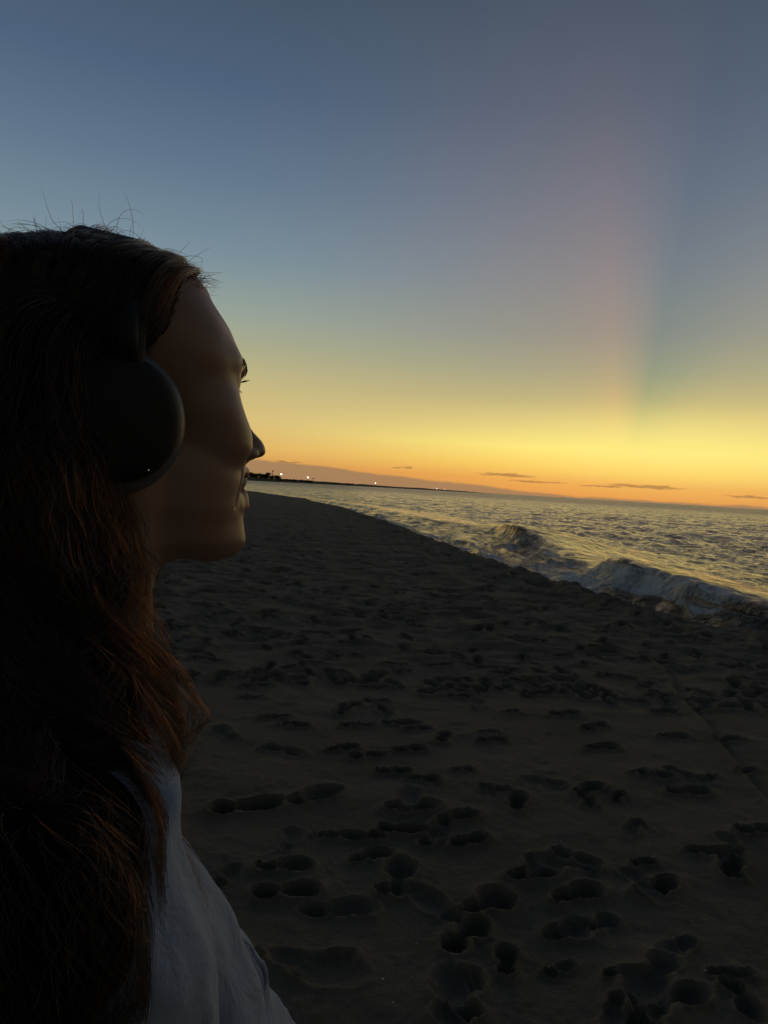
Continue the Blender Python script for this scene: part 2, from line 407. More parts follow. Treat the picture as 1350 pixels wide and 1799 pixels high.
def sea():
    r, th = polar_grid(1.0, 22000, 0.0042, R(36), 0.0021, back=5)
    RR, TH = np.meshgrid(r, th, indexing='ij')
    X, Y = RR * np.sin(TH), RR * np.cos(TH)
    cx = np.interp(Y, CRY, CRX); A = np.interp(Y, AMY, AMA)
    q = X - cx - 0.35 * fbm(X * .2, Y * .35, 3, 51)
    t = shore_t(X, Y)
    A = A * (1 + .07 * fbm(Y * .9, X * .1, 3, 61))
    h = np.where(q < 0, np.exp(-(np.abs(q) / 1.15) ** 2), np.exp(-(np.abs(q) / 2.6) ** 1.6))
    H = A * h
    far = np.exp(-(RR / 260) ** 2)
    # rolling water behind, ripples everywhere
    wa = sstep(1, 12, q) * (0.35 + .65 * far)
    H = H + wa * far * 0.17 * np.sin(q * .62 + 1.8 * fbm(X * .07, Y * .05, 3, 71) + Y * .02) * (0.6 + .6 * fbm(X * .1, Y * .06, 2, 72))
    chop = 0.15 * fbm(X * .9, Y * .45, 5, 81, .55) + .022 * fbm(X * 3.1, Y * 2.2, 3, 85)
    H = H + chop * (1 - .75 * np.exp(-((q + .2) / 2.0) ** 2)) * (0.5 + wa) * np.exp(-(RR / 400) ** 2)
    # surges of white water in the lee of the breaker
    inn = sstep(.2, -1.0, q)
    H = H + inn * (0.07 * np.maximum(0, 1 - np.abs(fbm(q * .9, Y * .22, 3, 91)) * 2.6) ** 1.5 + 0.015 * fbm(X * 2, Y * 1.2, 3, 93)) * far
    # second, lower line of surf
    q2 = q + 2.3 + .5 * fbm(Y * .15, X * .05, 2, 95)
    H = H + .22 * np.exp(-(q2 / .45) ** 2) * np.interp(Y, [20, 26, 60, 120], [0, 1, 1, 0]) * (0.6 + .6 * fbm(Y * .3, X * .1, 3, 97))
    lip = -(A * .75) * np.exp(-((q - .1) / .7) ** 2) * sstep(.35, 1.1, A)     # the crest leans towards the beach
    crestn = np.exp(-((q + .1) / .5) ** 2) * A
    H = H + crestn * 0.03 * fbm(X * 2.2, Y * 1.6, 3, 99)
    # white water tumbles unevenly down the face
    face = np.exp(-((q + .9) / .8) ** 2) * sstep(.3, .8, A)
    H = H + face * (.035 * fbm(X * 1.2, Y * .9, 3, 103) + .006 * fbm(X * 6, Y * 4, 3, 104))
    sky = Y * 0
    foam = inn * (0.24 + 1.2 * fbm(q * 1.6, Y * .16, 4, 111, .6) + .6 * fbm(q * 5, Y * .5, 3, 112)) + .45 * face * sstep(-.3, .5, fbm(X * .9, Y * .7, 4, 113)) \
        + .6 * np.exp(-((q + .05) / .35) ** 2) * sstep(.3, 1, A) * sstep(-.3, .4, fbm(X * 1.5, Y * 1.5, 3, 117)) \
        + .9 * np.exp(-((t - 2.5) / .5) ** 2)
    foam = foam + .15 * inn * sstep(14, 10, Y)
    foam = foam * sstep(400, 120, RR) + .25 * (X < cx) * (RR > 90)
    V = np.stack([X + lip + .02 * crestn * fbm(X * 4, Y * 4, 3, 120), Y, SEA_Z + H], -1).reshape(-1, 3)
    m, N, b = material('sea_water')
    tc = N.n.new('ShaderNodeTexCoord'); P = tc.outputs['Object']
    sp = N.n.new('ShaderNodeSeparateXYZ'); N.l.new(P, sp.inputs[0])
    f = N.n.new('ShaderNodeAttribute'); f.attribute_name = 'foam'
    lace = N.noise(P, 2.2, 8, .68, .8); lace2 = N.noise(P, 9, 6, .7, .4)
    ff = N.m('ADD', f.outputs['Fac'], N.m('ADD', N.m('MULTIPLY', N.m('SUBTRACT', lace, .5), 1.0), N.m('MULTIPLY', N.m('SUBTRACT', lace2, .5), .45)))
    ff = N.mr(ff, .15, 1.05)
    b.inputs['IOR'].default_value = 1.333; b.inputs['Specular Tint'].default_value = (.74, .84, 1, 1)
    st = N.noise(N.xyz(N.m('MULTIPLY', sp.outputs[0], 2.2), N.m('MULTIPLY', sp.outputs[1], .55), N.m('MULTIPLY', sp.outputs[2], 1.5)), 1.3, 7, .68, 1.5)
    fc = N.mix(N.mr(st, .40, .62), (.085, .098, .108, 1), (.50, .54, .58, 1))
    N.l.new(N.mix(ff, (.045, .050, .056, 1), fc), b.inputs['Base Color'])
    
    cd = N.n.new('ShaderNodeVectorMath'); cd.operation = 'LENGTH'; N.l.new(P, cd.inputs[0])
    far_ = N.mr(cd.outputs['Value'], 40, 900, 0, 1, smooth=False)
    N.l.new(N.m('MAXIMUM', N.m('MULTIPLY', N.mr(ff, 0, 1, .10, .8), N.mr(st, .40, .62, .45, 1.0)), N.mr(far_, 0.0, .5, .12, .30)), b.inputs['Roughness'])
    # wind ripples: small near, longer far away
    w1 = N.noise(N.xyz(sp.outputs[0], N.m('MULTIPLY', sp.outputs[1], .55), 0.0), 2.4, 6, .62)
    w2 = N.noise(N.xyz(sp.outputs[0], N.m('MULTIPLY', sp.outputs[1], .45), 3.0), .35, 6, .62)
    bp = N.n.new('ShaderNodeBump'); bp.inputs['Strength'].default_value = 1.0; bp.inputs['Distance'].default_value = 1.0
    hh = N.m('ADD', N.m('MULTIPLY', w1, .42), N.m('MULTIPLY', w2, N.mr(far_, 0, 1, 2.0, 5.0)))
    hh = N.m('MULTIPLY', hh, N.mr(ff, 0.0, .8, 1.0, .30))
    N.l.new(hh, bp.inputs['Height']); N.l.new(bp.outputs[0], b.inputs['Normal'])
    o = mesh_obj('sea', V, grid_faces(len(r), len(th)), m); tag(o, kind='structure')
    attr(o, 'foam', np.clip(foam, -1, 1.5).ravel())


sea()

# ------------------------------------------------------------------ implicit surfaces
def surface_nets(ax, F):
    """dual mesh of the zero level of F sampled on the rectilinear grid ax"""
    x, y, z = ax
    S = F < 0
    c = S[:-1, :-1, :-1].astype(np.int8)
    tot = np.zeros(c.shape, np.int8)
    for i in (0, 1):
        for j in (0, 1):
            for k in (0, 1):
                tot += S[i:i + c.shape[0], j:j + c.shape[1], k:k + c.shape[2]]
    I, J, K = np.nonzero((tot > 0) & (tot < 8))
    idx = np.full(tot.shape, -1, np.int32); idx[I, J, K] = np.arange(len(I))
    acc = np.zeros((len(I), 3)); cnt = np.zeros(len(I))
    corners = [(i, j, k) for i in (0, 1) for j in (0, 1) for k in (0, 1)]
    P = {}; Vv = {}
    for i, j, k in corners:
        P[i, j, k] = np.stack([x[I + i], y[J + j], z[K + k]], -1); Vv[i, j, k] = F[I + i, J + j, K + k]
    for a in corners:
        for d in range(3):
            if a[d]: continue
            b = list(a); b[d] = 1; b = tuple(b)
            fa, fb = Vv[a], Vv[b]; cr = (fa < 0) != (fb < 0)
            t = np.where(cr, fa / np.where(fa == fb, 1, fa - fb), 0)[:, None]
            acc += np.where(cr[:, None], P[a] + t * (P[b] - P[a]), 0); cnt += cr
    V = acc / cnt[:, None]
    Q = []
    for d in range(3):
        sl0 = [slice(None)] * 3; sl1 = [slice(None)] * 3
        sl0[d] = slice(None, -1); sl1[d] = slice(1, None)
        A, B = S[tuple(sl0)], S[tuple(sl1)]
        e, f = [k for k in range(3) if k != d]
        ch = np.argwhere(A != B)
        n = tot.shape
        ok = (ch[:, e] > 0) & (ch[:, f] > 0) & (ch[:, e] < n[e]) & (ch[:, f] < n[f])
        ch = ch[ok]
        def cell(de, df):
            g = ch.copy(); g[:, e] -= de; g[:, f] -= df
            return idx[g[:, 0], g[:, 1], g[:, 2]]
        q = np.stack([cell(1, 1), cell(0, 1), cell(0, 0), cell(1, 0)], -1)
        inside = A[ch[:, 0], ch[:, 1], ch[:, 2]]
        flip = inside if d != 1 else ~inside
        q[~flip] = q[~flip][:, ::-1]
        Q.append(q)
    F4 = np.concatenate(Q); F4 = F4[(F4 >= 0).all(1)]
    return V, F4


def relax(V, F, it=2, lam=.5):
    E = np.concatenate([F[:, [0, 1]], F[:, [1, 2]], F[:, [2, 3]], F[:, [3, 0]]])
    n = np.bincount(E.ravel(), minlength=len(V))[:, None]
    for _ in range(it):
        acc = np.stack([np.bincount(E[:, 0], V[E[:, 1], k], len(V)) + np.bincount(E[:, 1], V[E[:, 0], k], len(V)) for k in range(3)], -1)
        V = V + lam * (acc / np.maximum(n, 1) - V)
    return V


class SDF:
    def __init__(s, X, Y, Z): s.X, s.Y, s.Z = (a.astype(np.float32) for a in (X, Y, Z)); s.F = None
    def ell(s, c, r):
        a = (s.X - c[0]) / r[0]; b = (s.Y - c[1]) / r[1]; d = (s.Z - c[2]) / r[2]
        k = np.sqrt(a * a + b * b + d * d)
        return (k - 1) * min(r) if max(r) / min(r) < 1.35 else k * (k - 1) / np.sqrt((a / r[0]) ** 2 + (b / r[1]) ** 2 + (d / r[2]) ** 2 + 1e-6)
    def cap(s, a, b, ra, rb=None):
        rb = ra if rb is None else rb
        a = np.array(a, float); b = np.array(b, float); ab = b - a; L = float(ab @ ab)
        px, py, pz = s.X - a[0], s.Y - a[1], s.Z - a[2]
        h = np.clip((px * ab[0] + py * ab[1] + pz * ab[2]) / L, 0, 1)
        return np.sqrt((px - h * ab[0]) ** 2 + (py - h * ab[1]) ** 2 + (pz - h * ab[2]) ** 2) - (ra + (rb - ra) * h)
    def add(s, d, k=1.0):
        if s.F is None: s.F = d; return
        h = np.clip(.5 + .5 * (s.F - d) / k, 0, 1); s.F = s.F + (d - s.F) * h - k * h * (1 - h)
    def sub(s, d, k=.5):
        h = np.clip(.5 - .5 * (s.F + d) / k, 0, 1); s.F = s.F + (-d - s.F) * h + k * h * (1 - h)
    def isect(s, d, k=.3):
        h = np.clip(.5 - .5 * (s.F - d) / k, 0, 1); s.F = s.F + (d - s.F) * (1 - h) * 1.0 if False else np.maximum(s.F, d)


def axis(*segs):
    """segs: (start, end, step) ..."""
    out = []
    for a, b, st in segs: out.append(np.arange(a, b - 1e-6, st))
    return np.concatenate(out + [[segs[-1][1]]])


def half_to_full(y, F):
    """F sampled for y >= 0 (first sample at y0 > 0) mirrored to both sides"""
    return np.concatenate([-y[::-1], y]), np.concatenate([F[:, ::-1], F], 1)


HX, HY, HZ = -0.1782, 0.4950, 1.5690
# figure in centimetres: x forward, y to the person's left, z up, origin between the ears at eye level; ground at GZ
GZ = -158.5
HEADC = Vector((HX, HY, HZ))      # in the world, metres
YAW = R(36)
person = empty('person', (HEADC.x, HEADC.y, HEADC.z + GZ / 100)); person.rotation_euler = (0, 0, YAW)
OFF = np.array([0, 0, -GZ])


def body_base(s, clothes=0.0):
    g = clothes
    s.add(s.ell((-4.5, 0, -38), (9.3 + g, 14.8 + g, 15.5 + g)), 1)
    s.add(s.ell((-3, 0, -57), (9 + g, 12 + g, 12 + g)), 5)
    s.add(s.ell((-3.5, 0, -73), (10.8 + g, 16 + g, 12.5 + g)), 5)
    s.add(s.ell((4.3, 6.9, -42), (5.6 + g, 5.9 + g, 5.9 + g)), 3)
    s.add(s.cap((-4.2, 1, -19.5), (-4.2, 13.5, -25.5), 3.9 + g, 3.9 + g), 4)
    s.add(s.cap((-4, 12.6, -27.2), (-4, 14.4, -28.6), 4.7 + g), 4)
    s.add(s.cap((-4, 15.0, -29), (-5.5, 19.5, -57), 4.3 + g, 3.7 + g), 2.5)


def arms_hands(s):
    s.add(s.cap((-5.5, 19.5, -57), (-1.5, 21.5, -80), 3.7, 2.6), 1.5)
    s.add(s.cap((-1.5, 21.5, -80), (-.5, 21.6, -84), 2.5, 2.3), 1)
    for k, (dx, L) in enumerate(((-2.9, 6.2), (-1.2, 7.3), (.6, 7.6), (2.3, 7.0))):
        s.add(s.cap((-.3 + dx * .55, 21.4, -83), (-.2 + dx, 21.2, -89), 1.25, 1.05), 1.0)     # palm
    for k, (dx, L) in enumerate(((-3.1, 5.8), (-1.25, 7.3), (.65, 7.9), (2.5, 7.1))):
        a = np.array((-.2 + dx, 21.2, -89.5)); b = a + (dx * .08, -.5, -L * .5); c = b + (dx * .02, -1.5, -L * .42)
        s.add(s.cap(a, b, .86, .76), .25); s.add(s.cap(b, c, .76, .62), .2)
    s.add(s.cap((1.6, 21.0, -83.5), (4.4, 20.2, -87.5), 1.2, .95), .9); s.add(s.cap((4.4, 20.2, -87.5), (5.2, 19.5, -90.6), .9, .72), .2)


def legs_feet(s, g=0.0, feet=True):
    s.add(s.cap((-3.5, 8.2, -78), (-2.2, 8.8, -114), 8.2 + g, 5.4 + g), 2.5)
    s.add(s.cap((-2.2, 8.8, -114), (-3.6, 9.3, -150 if feet else -147), 5.3 + g, 3.6 + g * 1.3), 2)
    s.add(s.ell((-4.3, 9.1, -124), (5 + g, 4.7 + g, 10)), 3)
    if feet:
        s.add(s.cap((-5, 9.3, -155.2), (5, 10.4, -155.9), 3.3, 2.6), 2); s.add(s.cap((5, 10.4, -155.9), (11, 10.6, -156.9), 2.6, 1.5), 2)
        s.add(s.cap((5, 12.4, -156.4), (9.3, 13.3, -157), 2, 1.4), 1.5)


def head_sdf(s):
    e, c = s.ell, s.cap
    s.add(e((-0.9, 0, 2.9), (9.0, 7.2, 7.6)), 1)                       # skull
    s.add(e((2.6, 0, 2.9), (6.1, 6.0, 6.2)), 2.0)                      # forehead
    s.add(e((2.6, 0, -3.5), (5.3, 5.6, 6.8)), 2.0)                     # face
    s.add(e((2.4, 0, -7.6), (4.9, 4.6, 3.9)), 2.0)                     # mouth region
    s.add(c((-1.2, 5.0, -6.3), (5.4, 1.5, -10.4), 1.45, 1.55), 2.2)    # jaw line
    s.add(e((3.5, 3.45, -7.0), (3.1, 2.0, 3.2)), 1.5)                   # lower cheek
    s.add(e((2.4, 4.7, 1.4), (3.2, 1.9, 3.0)), 2.0)                    # temple
    s.add(e((6.3, 0, -10.2), (1.9, 2.0, 1.6)), 1.4)                    # chin
    s.add(e((4.4, 4.3, -2.7), (2.6, 2.0, 1.7)), 1.8)                   # cheekbone
    s.add(e((5.4, 3.45, -4.35), (2.6, 2.25, 2.2)), 1.1)                  # smiling cheek
    s.add(c((7.3, 1.6, 1.05), (6.0, 4.4, 1.25), 1.1, .85), 1.4)          # brow ridge
    s.sub(e((8.6, 3.1, -.65), (1.9, 1.75, 1.1)), 1.0)                 # eye socket
    s.add(e((6.05, 3.0, -.6), (1.4, 1.45, 1.25)), .4)                 # lids over the eyeball
    s.add(c((5.9, 1.9, -.35), (6.2, 4.3, -.45), .75, .5), .6)
    s.sub(e((7.3, 3.0, -.62), (.85, 1.3, .27)), .12)                   # between the lids
    s.sub(c((7.35, 2.2, .12), (6.5, 4.2, .05), .10, .08), .2)          # lid crease
    s.add(c((6.9, 0, -.1), (9.7, 0, -4.3), .75, .68), 1.1)            # nose bridge
    s.add(e((9.75, 0, -4.75), (1.05, .95, .82)), .8)                   # tip
    s.add(e((8.6, 1.15, -5.15), (1.1, .68, .72)), .55)                 # wings
    s.add(c((8.9, 0, -5.6), (7.9, 0, -6.1), .55, .7), .6)
    s.sub(e((8.95, .62, -5.95), (.55, .3, .42)), .25)                  # nostrils
    s.add(e((6.0, 0, -7.4), (2.45, 2.9, 2.3)), 1.6)                    # tooth arch
    # lips, parted in a smile
    s.add(e((6.1, 2.75, -6.5), (1.2, .95, 1.15)), .8)
    s.sub(e((6.9, 0, -7.85), (2.6, 3.05, .85)), .2)
    s.sub(c((7.8, 0, -7.85), (7.2, 2.5, -7.8), .52, .42), .2)
    up = [(8.62, 0, -7.15), (8.35, 1.2, -7.1), (7.5, 2.2, -7.0), (6.3, 3.15, -7.7)]
    lo = [(8.55, 0, -8.75), (8.2, 1.2, -8.6), (7.3, 2.2, -8.6), (6.3, 3.15, -7.85)]
    for P, r in ((up, (.40, .40, .34, .2)), (lo, (.52, .52, .40, .22))):
        for k in range(3): s.add(c(P[k], P[k + 1], r[k], r[k + 1]), .35)
    s.sub(e((8.9, 0, -9.75), (.75, 1.6, .5)), .7)                      # hollow above the chin
    s.sub(c((8.5, 2.1, -5.6), (7.1, 3.35, -7.1), .16), .45)            # fold beside the mouth
    s.sub(c((7.1, 3.35, -7.1), (6.5, 3.55, -8.5), .10), .5)
    # neck
    s.add(c((-2.3, 0, -5), (-4.0, 0, -22), 5.3, 5.6), 2.2)
    s.add(c((-1.0, 5.3, -7.5), (1.0, 1.2, -20.5), 1.1, 1.0), 1.5)
    # ear
    s.add(e((-2.4, 6.9, -3.0), (1.7, .6, 2.9)), .5); s.sub(e((-2.1, 7.6, -2.9), (1.0, .5, 1.9)), .3)


# proportions of this head: heights and the depth of the profile, fitted to the photograph
#FITBEGIN
ZS = [-60.0, -23.0, -11.8, -10.4, -9.75, -8.7, -7.9, -7.15, -6.1, -4.6, -0.7, 1.0, 6.0, 10.5, 14.0, 40.0]
ZD = [-60.0, -23.0, -12.54, -11.38, -10.04, -8.84, -7.35, -6.41, -5.74, -4.66, -0.7, 0.75, 5.09, 6.98, 10.48, 36.48]
KK = [-60.0, -59.65, -59.3, -58.95, -58.6, -58.25, -57.9, -57.55, -57.2, -56.85, -56.5, -56.15, -55.8, -55.45, -55.1, -54.75, -54.4, -54.05, -53.7, -53.35, -53.0, -52.65, -52.3, -51.95, -51.6, -51.25, -50.9, -50.55, -50.2, -49.85, -49.5, -49.15, -48.8, -48.45, -48.1, -47.75, -47.4, -47.05, -46.7, -46.35, -46.0, -45.65, -45.3, -44.95, -44.6, -44.25, -43.9, -43.55, -43.2, -42.85, -42.5, -42.15, -41.8, -41.45, -41.1, -40.75, -40.4, -40.05, -39.7, -39.35, -39.0, -38.65, -38.3, -37.95, -37.6, -37.25, -36.9, -36.55, -36.2, -35.85, -35.5, -35.15, -34.8, -34.45, -34.1, -33.75, -33.4, -33.05, -32.7, -32.35, -32.0, -31.65, -31.3, -30.95, -30.6, -30.25, -29.9, -29.55, -29.2, -28.85, -28.5, -28.15, -27.8, -27.45, -27.1, -26.75, -26.4, -26.05, -25.7, -25.35, -25.0, -24.65, -24.3, -23.95, -23.6, -23.25, -22.9, -22.55, -22.2, -21.85, -21.5, -21.15, -20.8, -20.45, -20.1, -19.75, -19.4, -19.05, -18.7, -18.35, -18.0, -17.65, -17.3, -16.95, -16.6, -16.25, -15.9, -15.55, -15.2, -14.85, -14.5, -14.15, -13.8, -13.45, -13.1, -12.75, -12.4, -12.05, -11.7, -11.35, -11.0, -10.65, -10.3, -9.95, -9.6, -9.25, -8.9, -8.55, -8.2, -7.85, -7.5, -7.15, -6.8, -6.45, -6.1, -5.75, -5.4, -5.05, -4.7, -4.35, -4.0, -3.65, -3.3, -2.95, -2.6, -2.25, -1.9, -1.55, -1.2, -0.85, -0.5, -0.15, 0.2, 0.55, 0.9, 1.25, 1.6, 1.95, 2.3, 2.65, 3.0, 3.35, 3.7, 4.05, 4.4, 4.75, 5.1, 5.45, 5.8, 6.15, 6.5, 6.85, 7.2, 7.55, 7.9, 8.25, 8.6, 8.95, 9.3, 9.65, 10.0, 10.35, 10.7, 11.05, 11.4, 11.75, 12.1, 12.45, 12.8]
DD = [0.04, 0.04, 0.04, 0.04, 0.04, 0.04, 0.04, 0.04, 0.04, 0.04, 0.04, 0.04, 0.04, 0.05, 0.05, 0.06, 0.06, 0.07, 0.07, 0.08, 0.08, 0.08, 0.09, 0.09, 0.1, 0.1, 0.11, 0.11, 0.12, 0.12, 0.12, 0.11, 0.11, 0.11, 0.1, 0.09, 0.06, 0.0, -0.07, -0.14, -0.22, -0.29, -0.37, -0.47, -0.59, -0.72, -0.86, -0.99, -1.13, -1.26, -1.39, -1.52, -1.64, -1.76, -1.88, -1.99, -2.11, -2.2, -2.26, -2.29, -2.31, -2.33, -2.34, -2.36, -2.36, -2.33, -2.29, -2.23, -2.17, -2.11, -2.05, -2.0, -1.99, -1.99, -2.01, -2.02, -2.05, -2.09, -2.17, -2.28, -2.4, -2.52, -2.64, -2.76, -2.89, -3.02, -3.15, -3.28, -3.41, -3.54, -3.68, -3.82, -3.96, -4.1, -4.23, -4.35, -4.46, -4.56, -4.67, -4.76, -4.79, -4.73, -4.61, -4.47, -4.33, -4.15, -3.9, -3.54, -3.13, -2.7, -2.28, -1.85, -1.42, -1.01, -0.67, -0.45, -0.32, -0.24, -0.16, -0.08, -0.01, 0.05, 0.11, 0.16, 0.22, 0.27, 0.32, 0.38, 0.43, 0.49, 0.54, 0.59, 0.65, 0.7, 0.74, 0.77, 0.78, 0.78, 0.76, 0.71, 0.63, 0.54, 0.46, 0.39, 0.31, 0.24, 0.17, 0.11, 0.08, 0.09, 0.11, 0.12, 0.08, 0.04, 0.01, -0.02, -0.07, -0.14, -0.21, -0.26, -0.28, -0.31, -0.35, -0.42, -0.47, -0.51, -0.51, -0.48, -0.46, -0.46, -0.47, -0.51, -0.58, -0.69, -0.85, -1.02, -1.19, -1.35, -1.5, -1.66, -1.83, -2.03, -2.24, -2.43, -2.59, -2.69, -2.68, -2.56, -2.36, -2.14, -1.91, -1.7, -1.53, -1.39, -1.27, -1.16, -1.07, -0.99, -0.93, -0.87, -0.8, -0.71, -0.62, -0.53, -0.43, -0.34, -0.24, -0.15, -0.09]
#FITEND


def front_weight(x, z):
    x0 = 1.5 - 6.5 * sstep(-.5, 3.5, z) - 6.5 * sstep(-19, -24, z)
    return np.clip((x - x0) / (6.5 - x0), 0, 1.15) ** 1.25


def warp(V):
    V = V.copy(); z = np.interp(V[..., 2], ZS, ZD)
    V[..., 0] += front_weight(V[..., 0], z) * np.interp(z, KK, DD)
    V[..., 2] = z
    return V


def build_body():
    st = .16
    ax = axis((-14, -11, .8), (-11, 11.6, st), (11.6, 16, .8))
    ay = axis((st / 2, 8.6, st), (8.6, 30, .5))
    az = axis((GZ - 1, -97, 1.2), (-97, -80, .4), (-80, -22, 1.0), (-22, -14, .35), (-14, 11.2, st), (11.2, 13, .6))
    F = np.full((len(ax), len(ay), len(az)), 9, np.float32)
    # lower part
    for z0, z1, fn in ((GZ - 2, -97, 'legs'), (-97, -22, 'body'), (-22, 14, 'head')):
        k = np.nonzero((az >= z0) & (az < z1))[0]
        X, Y, Z = np.meshgrid(ax, ay, az[k], indexing='ij')
        s = SDF(X, Y, Z)
        if fn == 'legs': s.add(s.ell((-3.5, 0, -73), (10.8, 16, 12.5)), 1); legs_feet(s)
        if fn == 'body':
            body_base(s); arms_hands(s); legs_feet(s, feet=False); s.add(s.cap((-2.3, 0, -5), (-4.0, 0, -22), 5.3, 5.6), 2.2)
        if fn == 'head':
            head_sdf(s)
            s.add(s.cap((-4.2, 1, -19.5), (-4.2, 13.5, -25.5), 3.9, 3.9), 4); s.add(s.ell((-4.5, 0, -38), (9.3, 14.8, 15.5)), 3)
        F[:, :, k] = s.F
    y2, F2 = half_to_full(ay, F)
    V, Q = surface_nets((ax, y2, az), F2)
    V = relax(V, Q, 2, .5)
    return V, Q


m, N, b = material('skin')
tc = N.n.new('ShaderNodeTexCoord')
n = N.noise(tc.outputs['Object'], 14, 5, .6)
lipm = N.n.new('ShaderNodeAttribute'); lipm.attribute_name = 'lip'
c = N.mix(n, (.23, .138, .100, 1), (.34, .210, .152, 1))
fr_ = N.noise(tc.outputs['Object'], 260, 2, .5)
c = N.mix(N.m('MULTIPLY', N.mr(fr_, .62, .75), .12), c, (.17, .08, .045, 1))
c = N.mix(lipm.outputs['Fac'], c, (.30, .09, .07, 1))
br = N.n.new('ShaderNodeAttribute'); br.attribute_name = 'brow'
c = N.mix(br.outputs['Fac'], c, (.02, .012, .008, 1))
N.l.new(c, b.inputs['Base Color']); b.inputs['Roughness'].default_value = .45
b.inputs['Subsurface Weight'].default_value = .15; b.inputs['Subsurface Radius'].default_value = (.010, .004, .002); b.inputs['Subsurface Scale'].default_value = 1
bp = N.n.new('ShaderNodeBump'); bp.inputs['Distance'].default_value = .00015; bp.inputs['Strength'].default_value = .5
N.l.new(N.noise(tc.outputs['Object'], 900, 3, .6), bp.inputs['Height']); N.l.new(bp.outputs[0], b.inputs['Normal'])
SKIN = m
BV, BQ = build_body()
body = mesh_obj('body', (warp(BV) + OFF) / 100, BQ, SKIN, person)
x, y, z = BV.T; ay_ = np.abs(y)
attr(body, 'lip', sstep(6.2, 6.9, x) * np.clip(np.exp(-((z + 7.1) / .5) ** 4) * (x > 7.5 - ay_ * .2) * sstep(3.2, 2.9, ay_) + np.exp(-((z + 8.5 - .13 * ay_ * ay_) / .62) ** 4) * sstep(3.2, 2.9, ay_), 0, 1) * (x > 8.2 - .14 * ay_ * ay_ - .35))
bz = 1.35 + .5 * sstep(1.0, 3.6, ay_) - .55 * sstep(3.6, 5.6, ay_)
attr(body, 'brow', np.exp(-((z - bz) / .42) ** 4) * sstep(.9, 1.6, ay_) * sstep(5.4, 4.6, ay_) * (x > 3) * .85)
tag(person, 'smiling woman in profile with long dark wavy hair and pale blue-grey shirt', 'person')

# ------------------------------------------------------------------ hair
CR_C, CR_R = np.array([-0.9, 0, 2.9]), np.array([9.0, 7.2, 7.6])


def catmull(P, n):
    P = np.array(P, float); P = np.concatenate([[2 * P[0] - P[1]], P, [2 * P[-1] - P[-2]]])
    t = np.linspace(0, len(P) - 3 - 1e-6, n); i = t.astype(int); f = (t - i)[:, None]
    a, b_, c_, d = P[i], P[i + 1], P[i + 2], P[i + 3]
    return .5 * (2 * b_ + (c_ - a) * f + (2 * a - 5 * b_ + 4 * c_ - d) * f * f + (3 * b_ - a - 3 * c_ + d) * f ** 3)


def push_out(P, h):
    """keep points at least h outside the skull, the jaw-side, neck and the shoulders"""
    d = (P - CR_C) / (CR_R + h); L = np.linalg.norm(d, axis=-1, keepdims=True)
    P = np.where((L < 1) & (P[..., 2:] > -7), CR_C + d / np.maximum(L, 1e-3) * (CR_R + h), P)
    # neck
    q = P[..., :2] - np.stack([-2.5 + (P[..., 2] + 5) * .09, 0 * P[..., 2]], -1)
    L = np.linalg.norm(q, axis=-1, keepdims=True); r = 5.6 + h
    P = P.copy(); mk = (L < r) & (P[..., 2:] < -4) & (P[..., 2:] > -22)
    P[..., :2] = np.where(mk, P[..., :2] + q / np.maximum(L, 1e-3) * (r - L), P[..., :2])
    # torso and arms: simple ellipsoid / capsule pushes
    for cc, rr in (((-4.5, 0, -38), (10.6, 16.2, 16.8)), ((4.3, 6.9, -42), (7.2, 7.5, 7.5)), ((4.3, -6.9, -42), (7.2, 7.5, 7.5))):
        d = (P - np.array(cc)) / (np.array(rr) + h); L = np.linalg.norm(d, axis=-1, keepdims=True)
        P = np.where(L < 1, np.array(cc) + d / np.maximum(L, 1e-3) * (np.array(rr) + h), P)
    for s_ in (-1, 1):
        for a_, b_, ra in (((-4.2, s_ * 1, -19.5), (-4.2, s_ * 13.5, -25.5), 5.6), ((-4, s_ * 12.6, -27.4), (-4, s_ * 15, -29), 6.4), ((-4, s_ * 15.0, -29), (-5.5, s_ * 19.5, -57), 6.6)):
            a_, b_ = np.array(a_), np.array(b_); ab = b_ - a_
            hh = np.clip(((P - a_) @ ab) / (ab @ ab), 0, 1)[..., None]; q = P - a_ - hh * ab
            L = np.linalg.norm(q, axis=-1, keepdims=True); r = ra + h
            P = np.where(L < r, P + q / np.maximum(L, 1e-3) * (r - L), P)
    return P


def hair_obj(name, strands, radii, mat, parent):
    n = len(strands); sizes = [len(s_) for s_ in strands]
    cu = bpy.data.hair_curves.new(name); cu.add_curves(sizes)
    P = (warp(np.concatenate(strands)) + OFF) / 100
    cu.attributes['position'].data.foreach_set('vector', P.astype(np.float32).ravel())
    a = cu.attributes.get('radius') or cu.attributes.new('radius', 'FLOAT', 'POINT')
    a.data.foreach_set('value', np.concatenate(radii).astype(np.float32))
    cu.materials.append(mat)
    o = bpy.data.objects.new(name, cu); C.objects.link(o); o.parent = parent
    return o


m = bpy.data.materials.new('dark_auburn_hair'); m.use_nodes = True
m.node_tree.nodes.remove(m.node_tree.nodes['Principled BSDF'])
hb = m.node_tree.nodes.new('ShaderNodeBsdfHairPrincipled'); hb.parametrization = 'MELANIN'
hb.inputs['Melanin'].default_value = .975; hb.inputs['Melanin Redness'].default_value = .75
hb.inputs['Roughness'].default_value = .35; hb.inputs['Radial Roughness'].default_value = .4
hb.inputs['Random Color'].default_value = .35; hb.inputs['Random Roughness'].default_value = .3
m.node_tree.links.new(hb.outputs[0], m.node_tree.nodes['Material Output'].inputs[0])
HAIR = m
HAIRM = simple('dark_hair_mass', (.010, .006, .004), .9, bump=(160, .004, 1.0), spec=.05, var=.4, vscale=60)


